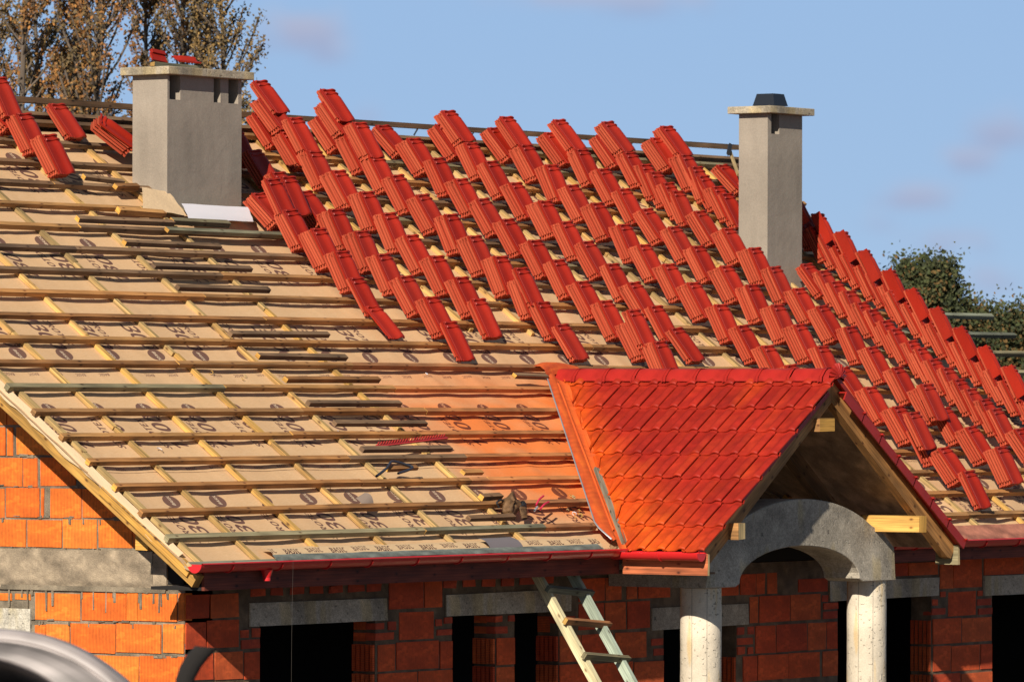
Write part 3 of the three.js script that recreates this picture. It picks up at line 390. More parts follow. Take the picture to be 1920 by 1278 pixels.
// columns of stacks from the left chimney to the right: x, rows, tiles per stack, small overrides, extra stacks lying on top [row, x shift, count, height]
const COLS = [
  { x: 5.95, rows: [9, 10, 11, 12, 13, 14], n: { 9: 1, 10: 2 }, up: [[14.05, -0.02, 3, 0.145], [14.3, 0.28, 3, 0.13]] },
  { x: 6.57, rows: [8, 9, 10, 11, 12, 13, 14, 15, 16, 17, 18], n: { 8: 2, 15: 3, 16: 4, 17: 4 } },
  { x: 7.4, rows: [9, 10, 11, 12, 13, 14, 15, 16, 17, 18], n: { 9: 3 }, up: [[17.3, 0.02, 4, 0.15], [18.35, 0.0, 5, 0.14], [18.75, 0.02, 3, 0.27]] },
  { x: 8.35, rows: [8, 9, 10, 11, 12, 13, 14, 15, 16, 17, 18], n: { 8: 3 }, up: [[17.2, 0, 5, 0.15], [18.35, 0, 5, 0.14], [18.6, 0.03, 3, 0.265], [10.2, 0.02, 2, 0.15]] },
  { x: 9.38, rows: [7, 8, 9, 10, 11, 12, 13, 14, 15, 16, 17, 18], n: { 18: 4 }, up: [[8.25, 0.03, 3, 0.15]] },
  { x: 10.31, rows: [8, 9, 10, 11, 12, 13, 14, 15, 16, 17, 18], n: { 9: 3, 8: 3 }, up: [[18.35, 0, 5, 0.14]] },
  { x: 11.27, rows: [6, 7, 8, 9, 10, 11, 12, 13, 14, 15, 16, 17, 18], n: {}, up: [[18.25, 0, 4, 0.15]] },
  { x: 12.24, rows: [1, 2, 3, 4, 5, 6, 7, 8, 9, 10, 11, 12, 13, 14, 15, 16, 17, 18], n: { 1: 3 }, up: [[18.3, 0, 4, 0.15], [3.4, 0.02, 3, 0.15]] },
  { x: 13.18, rows: [2, 3, 4, 5, 6, 7, 8, 9, 10, 11, 12, 13, 14, 15, 16, 17, 18], n: {}, half: [15, 16], up: [[18.3, -0.1, 5, 0.15], [4.8, -0.05, 3, 0.15]] },
  { x: 14.12, rows: [1, 2, 3, 4, 5, 6, 7, 8, 9, 10, 11, 15, 16, 17, 18], n: {}, half: [2, 4, 5, 6, 7, 8, 9, 10, 11, 15, 16], up: [[18.3, 0, 5, 0.15]] },
  { x: 15.07, rows: [1, 2, 3, 4, 5, 6, 7, 8, 9, 10, 11, 12, 13, 14, 15, 16, 17], n: {}, half: [2, 3, 4, 5, 6, 7, 8, 9, 10, 11, 12, 13, 14] },
];
const rowsOf = (c) => [...c.rows, ...(c.half ?? []).map((r) => r + 0.42)].sort((a, b) => a - b);
COLS.forEach((c, ci) => {
  const rows = rowsOf(c), half = new Set((c.half ?? [])), cnt = rows.map((r) => c.n[r] ?? (half.has(Math.floor(r)) ? 4 : rnd() < 0.3 ? 6 : rnd() < 0.15 ? 4 : 5));
  rows.forEach((r, k) => {
    const above = k + 1 < rows.length && rows[k + 1] - r < 1.1 ? cnt[k + 1] * 0.0275 + 0.004 : 0, gap = above ? Math.min((rows[k + 1] - r) * GA, 0.36) : 0.34;
    const phi = above ? Math.min(Math.atan(above / Math.max(gap, 0.25)), 0.47) : (c.up ?? []).some((q) => q[0] > 18) ? 0.25 : 0.13, X = c.x + (12 - r) * 0.0016 * (c.x - 5) * (c.x > 11 ? 1.5 : 1) + rr(-0.02, 0.02);
    tileStack(X, r + 0.2 + rr(-0.04, 0.04), cnt[k], 0, phi + rr(-0.025, 0.025), `red clay tile stack, ${ord(k)} from bottom, ${ord(ci)} column from left chimney`);
  });
  (c.up ?? []).forEach(([r, dx, n, h], k) => tileStack(c.x + dx, r, n, h, r > 18 ? 0.24 : r > 17 ? 0.36 : 0.44, `extra red tile stack lying on top, ${ord(k)} such in ${ord(ci)} column from left chimney`));
});
// stacks of verge tiles with upright flanges on top of the last column
for (let r = 3; r <= 15; r++) tileStack(15.13 + (12 - r) * 0.018, r - 0.22, 2, 0.15, 0.43, `verge tiles with a tall smooth flange, ${ord(15 - r)} down the right roof edge`, true);
// the loose group left of the left chimney
[[3.53, 16.22, 5, 0], [3.5, 17.2, 5, 0], [3.49, 18.18, 5, 0], [3.46, 18.3, 3, 0.15]].forEach(([x, i, n, h], k, a) => tileStack(x, i, n, h, h ? 0.44 : k < 2 ? 0.4 : 0.1, `red tile stack at the left photo edge, ${['lowest', 'second', 'third', 'topmost'][k]} of its short column`));
tileStack(4.4, 18.15, 3, 0, 0.24, 'short stack of three red tiles alone between photo edge and left chimney');
tileStack(4.95, 17.35, 5, 0.03, 0.22, 'slanting stack of red tiles tucked against the left side of left chimney', false, 0.8, 2);

// ---------------------------------------------------------------- porch: roof, frame, arch, columns
const PX = 8.03, EX = 5.88, EY = 2.985, PZ = 2.80, pa = Math.atan2(4.508 - EY, PX - EX), ps = Math.sin(pa), pc = Math.cos(pa);
const slope = (name, side) => { const g = grp(name, house); const m = new THREE.Matrix4(); side < 0 ? m.makeBasis(new THREE.Vector3(0, 0, 1), new THREE.Vector3(-ps, pc, 0), new THREE.Vector3(-pc, -ps, 0)).setPosition(EX, EY, PZ) : m.makeBasis(new THREE.Vector3(0, 0, -1), new THREE.Vector3(ps, pc, 0), new THREE.Vector3(pc, -ps, 0)).setPosition(2 * PX - EX, EY, PZ); g.applyMatrix4(m); return g; };
const ptile = slope('porch_roof', -1);                                // own frame: x towards the viewer, y out of the slope, z down
const zVal = (t) => 2.0 - 0.83 * t - PZ;                              // valley line in that frame
for (let r = 0; r < 8; r++) for (let c = 0; c < 15; c++) {
  const t = r * 0.353, x0 = -0.212 - c * 0.205, L = r === 7 ? 0.17 : TL;
  if (x0 + TW < zVal(t + L) + 0.02) continue;
  const full = x0 > zVal(t) + 0.01 && r < 7;
  const geo = full ? null : tileGeo((x, z) => Math.max(x, zVal(t - z) - x0 + 0.02));
  if (geo && r === 7) { const p = geo.attributes.position; for (let k = 0; k < p.count; k++) if (p.getZ(k) < -0.17) p.setZ(k, -0.17); geo.computeVertexNormals(); }
  const o = part('roof_tile', (geo ?? (ptile.userData.g ??= tileGeo((x) => x))).clone(), mPorchTile, ptile); o.position.set(x0 + rr(-0.003, 0.003), 0.030 + rr(-0.002, 0.003), -t + rr(-0.005, 0.005)); o.rotation.x = -0.07;
  { // cutting dust drifted over the glaze, thickest along the valley
    const p = o.geometry.attributes.position, c = new Float32Array(p.count * 3), tone = rr(0.9, 1.1);
    for (let k = 0; k < p.count; k++) { const X = x0 + p.getX(k), T = t - p.getZ(k), e = X - zVal(T), n = fbm(X * 2.6 + 7, T * 2.2, 4), n2 = fbm(X * 9, T * 3 + X * 2, 3), d = clamp((1 - sst(e, 0.0, 0.45 + 0.95 * sst(1.9 - T, 0, 1.9))) * (0.35 + 1.0 * n) + 0.3 * sst(n, 0.58, 0.8) + 0.22 * (n2 - 0.5), 0, 1); c.set([tone * lerp(0.45, 0.88, d), tone * lerp(0.036, 0.165, d), tone * lerp(0.018, 0.015, d)], k * 3); }
    o.geometry.setAttribute('color', new THREE.BufferAttribute(c, 3));
  }
}
delete ptile.userData.g;
const uvShift = (g, a, b) => { const u = g.attributes.uv; for (let k = 0; k < u.count; k++) u.setXY(k, u.getX(k) + a, u.getY(k) + b); return g; };
ptile.children.forEach((o) => uvShift(o.geometry, rnd() * 3, rnd() * 3));
for (let r = 0; r < 7; r++) part('verge_tile', bx(-0.05, -0.038, -0.012, 0.03, -r * 0.353 - TL + 0.03, -r * 0.353 + 0.0, 0.001), mVerge, ptile).rotation.x = -0.03;
const pright = slope('porch_roof_far_slope', 1);                      // falls away from the viewer; its flanged verge tiles show
part('tile_bed', bx(0.0, 1.0, -0.02, 0.02, -2.64, 0), mTile[0], pright).position.x = 0;
for (let r = 0; r < 7; r++) { const t = r * 0.353; part('verge_tile', merge([bx(-0.03, -0.016, -0.05, 0.035, -t - 0.345, -t + 0.02), bx(-0.016, 0.2, 0.022, 0.035, -t - 0.345, -t + 0.02), bx(-0.05, -0.014, 0.032, 0.046, -t - 0.004, -t + 0.024)]).rotateX(-0.035).translate(-0.01, 0.004, -0.02), mVerge, pright); }
// porch ridge: angular ridge tiles lapped with collars, a fluted fan at the end
const ridge = grp('porch_ridge', house);
const RP = [[-0.13, -0.10], [-0.122, -0.06], [-0.075, -0.01], [-0.045, 0.008], [0, 0.014], [0.045, 0.008], [0.075, -0.01], [0.122, -0.06], [0.13, -0.10]];
const rg = (L, k, z0) => grid(8, 1, (u, v) => { const p = RP[Math.round(u * 8)]; return [p[0] * k, p[1] * k + (k - 1) * 0.03, z0 + v * L]; }, (u, v) => [u * 0.3, v * L]);
for (let k = 0; k < 9; k++) { const o = part('ridge_tile', merge([rg(0.33, 1, 0), rg(0.05, 1.08, 0.285), rg(0.014, 1.14, 0.292), rg(0.014, 1.13, 0.322)]), mRidge, ridge); o.position.set(PX, 4.575 + rr(-0.002, 0.002), -0.28 + k * 0.333 + rr(-0.006, 0.006)); mRidge.side = THREE.DoubleSide; o.rotation.z = rr(-0.01, 0.01); }
{ const g = grid(88, 5, (u, v) => { const a = Math.PI * (u * 1.16 - 0.08), fl = 0.5 + 0.5 * Math.cos(u * 22 * Math.PI * 0.999), R = 0.016 + v * 0.104 * (1 + 0.06 * fl); return [Math.cos(a) * R * 1.1, Math.sin(a) * R - 0.062, 0.03 - 0.03 * v * v + 0.022 * (fl - 0.5) * v]; });
  const e = part('ridge_end_tile', merge([g, rg(0.06, 1.02, -0.07), new THREE.SphereGeometry(0.016, 8, 6).translate(0, -0.055, 0.022)]), mVerge, ridge); e.position.set(PX, 4.575, 2.80); mVerge.side = THREE.DoubleSide; }
// valley flashing on the main slope and up against the porch slope
{
  const f = grp('valley_flashing', house), P = (X, i, n) => { const q = new THREE.Vector3(X, n, D(i)).applyMatrix4(new THREE.Matrix4().makeRotationX(TH)); return [q.x, q.y + RY, q.z]; };
  const vx = (i) => 5.9 + 0.2675 * i;
  const fx = (i) => 5.85 + 0.267 * i, loft = (i, v) => { const t = i * 0.34, z = zVal(t) + PZ + 0.06, a = P(fx(i), i, 0.012), y = 0.03, b = [EX + t * pc - ps * y, EY + t * ps + pc * y, z]; return a.map((c, k) => lerp(c, b[k], v) + (k === 1 ? -0.02 * Math.sin(v * 3.1) + 0.004 * fbm(i * 3, v * 4) : 0)); };
  part('flashing', grid(40, 8, (u, v) => { const i = lerp(0.3, 7.6, u), a = flashX(i), b = fx(i); return P(lerp(Math.min(a, b - 0.02), b, v), i, 0.012 + 0.014 * Math.sin(v * 3.1) + 0.006 * fbm(i * 2, v * 3)); }, (u, v) => [u * 3, v * 0.3]), mFlash, f); mFlash.side = THREE.DoubleSide;
  part('flashing_edge', grid(30, 2, (u, v) => { const i = lerp(0.35, 7.6, u), a = flashX(i); return P(a - 0.016 + 0.012 * v, i, 0.016 + 0.012 * Math.sin(v * Math.PI)); }), mMetalGrey, f);
  part('flashing', grid(40, 6, (u, v) => loft(lerp(-0.02, 7.5, u), v), (u, v) => [u * 3, v * 0.3]), mFlash, f);
  part('flashing_fold', grid(40, 2, (u, v) => { const i = lerp(0.7, 7.2, u); return P(fx(i) - 0.012 + 0.016 * v, i, 0.016 + 0.022 * Math.sin(v * Math.PI)); }), mFlash, f);
  part('flashing_upstand', grid(12, 3, (u, v) => P(lerp(7.7, 8.3, u), 8.0 + 0.2 * Math.sin(u * 3.1) - v * 0.55, 0.015 + 0.05 * Math.sin(v * 3.1))), mFlash, f);
  part('valley_batten', bar(P(5.93, 0.06, 0.045), P(6.78, 3.25, 0.045), 0.045, 0.03, [0, CS, SN]), WOOD(0.36, 0.33, 0.25), f);
}
// porch frame: two pairs of rafters, purlins, underlay, fascia
{
  const f = grp('porch_frame', house), lo = [EX + 0.02, EY - 0.15], ap = [PX, 4.56 - 0.175];
  const raf = (z, side, m, w = 0.085) => { const ex = side < 0 ? EX + 0.0 : 2 * PX - EX - 0.0, n = [side < 0 ? -ps : ps, pc], off = -0.095, A = [ex + n[0] * off, EY + n[1] * off], Bx = PX, k = side < 0 ? 1 : -1, L = (Bx - A[0]) / (pc * k); 
    const g = new THREE.ExtrudeGeometry(new THREE.Shape([[0, 0.08], [0.0, -0.06], [0.06, -0.085], [L - 0.06, -0.085], [L + 0.055, 0.08]].map((p) => new THREE.Vector2(...p))), { depth: w, bevelEnabled: false });
    const mm = new THREE.Matrix4().makeBasis(new THREE.Vector3(pc * k, ps, 0), new THREE.Vector3(n[0], n[1], 0), new THREE.Vector3(0, 0, side < 0 ? 1 : -1)).setPosition(A[0], A[1], side < 0 ? z : z + w);
    let gg = g.applyMatrix4(mm); gg = gg.index ? gg.toNonIndexed() : gg; gg.computeVertexNormals(); const p = gg.attributes.position, uv = new Float32Array(p.count * 2); for (let q = 0; q < p.count; q++) { const x = p.getX(q) - A[0], y = p.getY(q) - A[1]; uv[2 * q] = x * pc * k + y * ps; uv[2 * q + 1] = x * n[0] + y * n[1] + p.getZ(q); } gg.setAttribute('uv', new THREE.BufferAttribute(uv, 2));
    return part('rafter', gg, m, f); };
  raf(2.655, -1, wRafter); raf(2.657, 1, WOOD(0.62, 0.31, 0.10)); raf(1.75, -1, wDark[2]); raf(1.75, 1, wDark[2]); raf(0.85, -1, wDark[2]); raf(0.85, 1, wDark[2]);
  for (const s of [-1, 1]) { const n = s < 0 ? -ps : ps, ex = s < 0 ? EX : 2 * PX - EX, k = -s; part('underlay', grid(16, 16, (u, v) => { const t = lerp(0.0, 2.62, u), o = -0.03 - 0.015 * fbm(u * 6, v * 5); return [ex + k * t * pc + n * o, EY + t * ps + pc * o, lerp(2.70, -0.1 + (1 - u) * 1.6, v)]; }, (u, v) => [u * 2, v * 2]), mat(lin(0.86, 0.62, 0.44), { map: mortarT, side: THREE.DoubleSide, roughness: 0.9 }), f); }
  part('purlin', bx(7.735, 7.99, 4.03, 4.15, 0.3, 2.80, 0.004), [wEnd, wEnd, wEnd, wRafter, wEnd, wEnd].map((m, k) => (k === 4 ? wEnd : wRafter)), f);
  part('purlin', bx(6.36, 6.47, 3.10, 3.245, 1.0, 2.84, 0.006), [wRafter, wRafter, wRafter, wRafter, wEndPale, wEnd], f);
  part('purlin', bx(9.27, 9.40, 3.115, 3.26, 1.0, 2.90, 0.003), [wBeam, wBeam, wBeam, wBeam, wEnd, wBeam], f);
  part('fascia', bx(5.895, 5.925, 2.80, 2.985, 1.95, 2.83, 0.002), [wFascia, WOOD(0.72, 0.21, 0.085), wFascia, wFascia, wEndPale, wEndPale], f);
  part('fascia', bx(10.135, 10.165, 2.80, 2.985, 2.55, 2.79, 0.002), [wGreen[0], wGreen[0], wGreen[0], wGreen[0], wEndPale, wEndPale], f);
  part('soffit_board', bx(5.93, 6.3, 2.801, 2.82, 1.37, 2.64), wDark[0], f);
}
gutter(5.812, 2.992, 2.815, 0.92, Math.PI / 2, false);
// arch, columns and beams of rough cast concrete
{
  const porch = grp('porch', house), s = new THREE.Shape();
  s.moveTo(6.49, 2.675); s.lineTo(6.50, 2.76); for (let k = 0; k <= 24; k++) { const a = Math.PI * (0.90 - 0.66 * k / 24); s.lineTo(8.04 + Math.cos(a) * 1.60, 2.62 + Math.sin(a) * 0.80); } s.lineTo(9.40, 3.10); s.lineTo(9.60, 2.96); s.lineTo(9.625, 2.67);
  s.lineTo(9.07, 2.672); for (let k = 0; k <= 20; k++) { const a = Math.PI * k / 20; s.lineTo(8.01 + Math.cos(a) * 1.0, 2.70 + Math.sin(a) * 0.315); } s.lineTo(6.95, 2.675); s.closePath();
  const arch = part('arch', worldUV(new THREE.ExtrudeGeometry(s, { depth: 0.37, bevelEnabled: true, bevelSize: 0.006, bevelThickness: 0.006, bevelSegments: 1 }).translate(0, 0, 2.055)), mConcArch, porch);
  for (const x of [6.697, 9.447]) { const c = part('column', grid(40, 60, (u, v) => { const a = u * Math.PI * 2, y = v * 2.665, n = fbm(u * 12, y * 7, 4, 12) - 0.5, r = 0.181 + 0.006 * n; return [x + Math.cos(a) * r, y, 2.233 - Math.sin(a) * r]; }, (u, v) => [u * 1.1, v * 2.7]), mConcCol, porch); }
  part('tie_beam', bx(6.51, 6.86, 2.67, 2.98, ZW + 0.01, 2.05, 0.003), mConcArch, porch);
  part('porch_floor', bx(6.0, 10.1, 0, 0.25, ZW + 0.01, 2.7), mConcBeam, porch);
}
tag(house, 'unfinished orange brick house with half-tiled roof, two rendered chimneys and arched porch', 'house');

// ---------------------------------------------------------------- loose things on the roof and at the wall
const RF = new THREE.Matrix4().makeRotationX(TH).setPosition(0, RY, 0);
const onRoof = (name) => { const g = new THREE.Group(); g.name = name; g.applyMatrix4(RF); return g; };
const ROWN = { 14: 'highest', 13: 'second highest', 12: 'third highest', 11: 'fourth highest', 9: 'fifth highest', 8: 'sixth highest', 7: 'seventh highest', 6: 'eighth highest', 5: 'ninth highest', 4: 'third lowest', 1: 'lowest' };
for (const [i, x0, x1, dark] of [[14.23, 3.27, 4.6, 0], [13.2, 3.57, 4.9, 1], [12.18, 3.62, 4.99, 1], [11.22, 3.62, 4.91, 0], [9.2, 3.64, 5.05, 1], [8.22, 3.69, 4.94, 1], [7.22, 3.71, 5.06, 0], [6.18, 3.66, 4.98, 1], [5.32, 3.72, 5.03, 1], [4.22, 3.7, 4.98, 1], [1.3, 4.13, 4.8, 1]]) {
  const m = dark ? pick(wDark) : pick([wDark[2], wBrown[1]]), b = new THREE.Mesh(box(x1 - x0, 0.04, 0.05, 0, 0.02, -0.025, 0.003), SIX(m, rnd() < 0.7 ? wEnd : m)); b.name = 'loose_batten'; b.applyMatrix4(RF.clone().multiply(new THREE.Matrix4().makeTranslation((x0 + x1) / 2, 0.001, D(i)).multiply(new THREE.Matrix4().makeRotationY(rr(-0.012, 0.012)))));
  tag(b, `dark loose batten about a metre long, ${ROWN[Math.floor(i)]} of the row left of the tiles`, 'batten', 'spare battens lying on the batten rows');
}
const off = (x, i, L, w, h, m, turn, label, n = 0.001) => { const b = new THREE.Mesh(box(L, h, w, 0, h / 2, 0, 0.003), SIX(m, wEnd)); b.name = 'timber_offcut'; b.applyMatrix4(RF.clone().multiply(new THREE.Matrix4().makeTranslation(x, n, D(i)).multiply(new THREE.Matrix4().makeRotationY(turn)))); tag(b, label, 'timber offcut'); };
off(7.45, 7.5, 0.5, 0.05, 0.04, wDark[2], -0.03, 'short batten piece ending under the top of the orange valley flashing');
off(4.86, 2.35, 0.3, 0.05, 0.045, wDark[0], 0.03, 'short dark wood block just above the brown tool pouch', -0.03);
off(3.98, 3.5, 0.45, 0.045, 0.03, wBrown[1], 0.04, 'thin wood piece under the black cable loop');
off(5.0, 3.42, 0.28, 0.05, 0.03, wBrown[0], 0.0, 'short brown wood piece on the orange dusted underlay', -0.03);
off(4.28, 16.25, 0.5, 0.05, 0.04, wDark[2], -0.1, 'upper of two batten ends lying left of the left chimney foot', 0.0);
off(4.5, 15.95, 0.34, 0.05, 0.04, wBrown[1], 0.06, 'lower of two batten ends lying left of the left chimney foot', 0.005);
off(4.3, 14.75, 0.62, 0.06, 0.05, wBrown[2], -0.04, 'brown wood block on the batten in front of the left chimney', 0.0);
off(5.0, 14.36, 0.8, 0.055, 0.05, wGreen[0], -0.02, 'greenish board piece below the white sheet at the left chimney', 0.0);
off(5.35, 13.95, 1.9, 0.05, 0.035, wGreen[1], -0.01, 'long greenish batten lying just below the left chimney', 0.003);
off(12.9, 13.1, 0.12, 0.06, 0.05, wYellow[0], 0.5, 'small yellow wood block between tile columns left of the right chimney', 0);
off(13.95, 6.85, 0.1, 0.06, 0.05, wYellow[0], 0.4, 'small yellow wood block between tiles right of the porch ridge', 0.02);
{ // narrow red comb strip lying askew behind a batten
  const g = [box(1.15, 0.012, 0.03)]; for (let x = -0.55; x < 0.56; x += 0.045) g.push(box(0.012, 0.035, 0.008, x, 0.016, -0.012)); const o = new THREE.Mesh(merge(g), mat(lin(0.42, 0.03, 0.03), { roughness: 0.5 })); o.name = 'comb_strip';
  o.applyMatrix4(RF.clone().multiply(new THREE.Matrix4().makeTranslation(4.52, 0.03, D(4.56)).multiply(new THREE.Matrix4().makeRotationY(0.1)))); tag(o, 'thin dark red comb strip lying askew behind a loose batten', 'comb strip'); }
{ // loop of black cable
  const o = new THREE.Mesh(tube([[3.5, 0.02, D(3.18)], [3.62, 0.02, D(3.32)], [3.72, 0.05, D(3.42)], [3.85, 0.06, D(3.62)], [3.99, 0.05, D(3.58)], [4.08, 0.05, D(3.42)], [3.98, 0.05, D(3.3)], [3.8, 0.04, D(3.2)]], 0.012, 50, 7), mat(lin(0.03, 0.035, 0.05), { roughness: 0.5 })); o.name = 'cable'; o.applyMatrix4(RF); tag(o, 'black bent cable loop on the lower battens left of the tool pouch', 'cable'); }
{ // leather tool pouch slumped over the second batten, pliers sticking out
  const o = onRoof('tool_pouch'), blob = (a, b, c, sd, k) => grid(26, 16, (u, v) => { const p = u * Math.PI * 2, t = (v - 0.5) * 3.0, e = 1 + k * (fbm(Math.cos(p) * 1.6 + sd, Math.sin(p) * 1.6 + v * 3, 4) - 0.5) * 2; return [Math.cos(p) * Math.cos(t) * a * e, Math.sin(t) * b * e, Math.sin(p) * Math.cos(t) * c * e]; });
  const a = part('pouch_body', blob(0.17, 0.085, 0.12, 1, 0.75), mLeather, o); a.position.set(4.93, 0.02, D(1.92)); a.rotation.set(0.25, 0.5, 0.2);
  const b = part('pouch_pocket', grid(16, 8, (u, v) => { const p = u * Math.PI * 2, r = 0.75 + 0.35 * v, e = fbm(u * 5, v * 3 + 2, 3, 5) - 0.5; return [Math.cos(p) * 0.075 * r, v * 0.16 + e * 0.02, Math.sin(p) * 0.04 * r * (1 + e)]; }), mLeather, o); b.position.set(5.1, -0.06, D(1.38)); b.rotation.set(-0.9, 0, -0.1);
  const c = part('pouch_pocket', blob(0.09, 0.06, 0.08, 6, 0.7), mBlack, o); c.position.set(5.12, 0.03, D(1.9));
  part('belt', tube([[-0.28, -0.02, -0.05], [-0.32, 0.03, -0.1], [-0.2, 0.05, -0.13], [-0.08, 0.03, -0.085], [0.05, 0.09, -0.03]], 0.013, 24, 5), mBlack, o).position.set(5.0, 0, D(1.8));
  o.children.forEach((c) => { const k = 0.66, a = new THREE.Vector3(5.0, 0, D(1.8)); c.position.sub(a).multiplyScalar(k).add(a); c.scale.setScalar(k); });
  tag(o, 'brown leather tool pouch slumped over the lower battens', 'tool pouch');
  const p = onRoof('pliers'); for (const s of [0, 1]) part('handle', tube([[5.24, 0.05, D(1.72 - s * 0.16)], [5.32, 0.075, D(1.86 - s * 0.2)], [5.44, 0.08 - s * 0.01, D(2.0 - s * 0.22)]], 0.009, 10, 6), mat(lin(0.62, 0.03, 0.08), { roughness: 0.4 }), p); part('jaw', tube([[5.18, 0.03, D(1.58)], [5.24, 0.05, D(1.66)]], 0.011, 4, 6), mMetalGrey, p);
  tag(p, 'pliers with thin red handles sticking out of the tool pouch', 'pliers'); }
{ // hammer standing against the right chimney
  const o = onRoof('hammer'); part('handle', bar([15.0, 0.2, D(17.5)], [15.28, 0.25, D(18.65)], 0.03, 0.022), wEndPale, o); part('head', bar([15.16, 0.262, D(18.45)], [15.4, 0.262, D(18.95)], 0.035, 0.035), mBlack, o); tag(o, 'hammer with black head and pale handle left of the right chimney', 'hammer'); }
{ // board and broken tiles on the left chimney cap
  const b = new THREE.Mesh(box(0.68, 0.035, 0.05, 0, 0, 0, 0.003), SIX(wGreen[1], wYellow[0])); b.name = 'timber_offcut'; b.position.set(5.16, 7.297, -2.42); tag(b, 'flat greenish board with yellow end on top of the left chimney', 'timber offcut');
  const t1 = new THREE.Mesh(lowTile, mTile[0]); t1.name = 'roof_tile'; t1.scale.set(0.5, 1, 0.5); t1.position.set(5.06, 7.318, -2.44); t1.rotation.set(1.05, 1.45, 0); tag(t1, 'broken red tile standing tilted on top of the left chimney', 'roof tile');
  const t2 = new THREE.Mesh(topTile, mTile[2]); t2.name = 'roof_tile'; t2.scale.set(0.6, 0.8, 0.6); t2.position.set(5.45, 7.335, -2.36); t2.rotation.set(0.12, 1.25, 0.15); tag(t2, 'red tile lying flat on the board on the left chimney', 'roof tile'); }
{ // wooden ladder under the eaves
  const o = new THREE.Group(); o.name = 'ladder'; const pale = WOOD(0.78, 0.72, 0.46), mint = WOOD(0.50, 0.62, 0.52), dir = [(2.27 - 1.68) / (1.909 - 2.77)];
  const rail = (x, m) => part('rail', bar([x, 0.0, 3.56], [x, 2.86, 1.615], 0.05, 0.085, [0, 0.56, 0.83]), m, o); rail(5.02, pale); rail(5.55, mint);
  [[2.655, wGreen[2]], [2.385, wOrange[1]], [2.095, wGreen[0]], [1.8, wBrown[0]], [1.5, wBrown[1]], [1.2, wGreen[0]], [0.9, wBrown[0]], [0.6, wBrown[1]], [0.3, wGreen[1]]].forEach(([y, m]) => { const z = 1.615 + (2.86 - y) * 0.68; part('rung', bar([4.955, y + 0.035, z + 0.055], [5.64, y - 0.02, z + 0.05], 0.04, 0.055, [0, 0.83, 0.56]), SIX(m, m === wOrange[1] ? wYellow[0] : m), o); });
  tag(o, 'pale wooden ladder leaning under the eaves between the windows and the porch', 'ladder'); }
{ // thin cord hanging over the eaves
  const o = new THREE.Mesh(tube([[2.05, 3.95, 0.62], [2.02, 3.3, 1.75], [1.05, 3.03, 2.06], [1.02, 2.4, 2.07], [1.0, 1.2, 2.08]].slice(2), 0.0008, 12, 4), mat(lin(0.1, 0.085, 0.07))); o.name = 'cord'; tag(o, 'thin grey cord hanging down from the gutter left of the first window', 'cord'); }

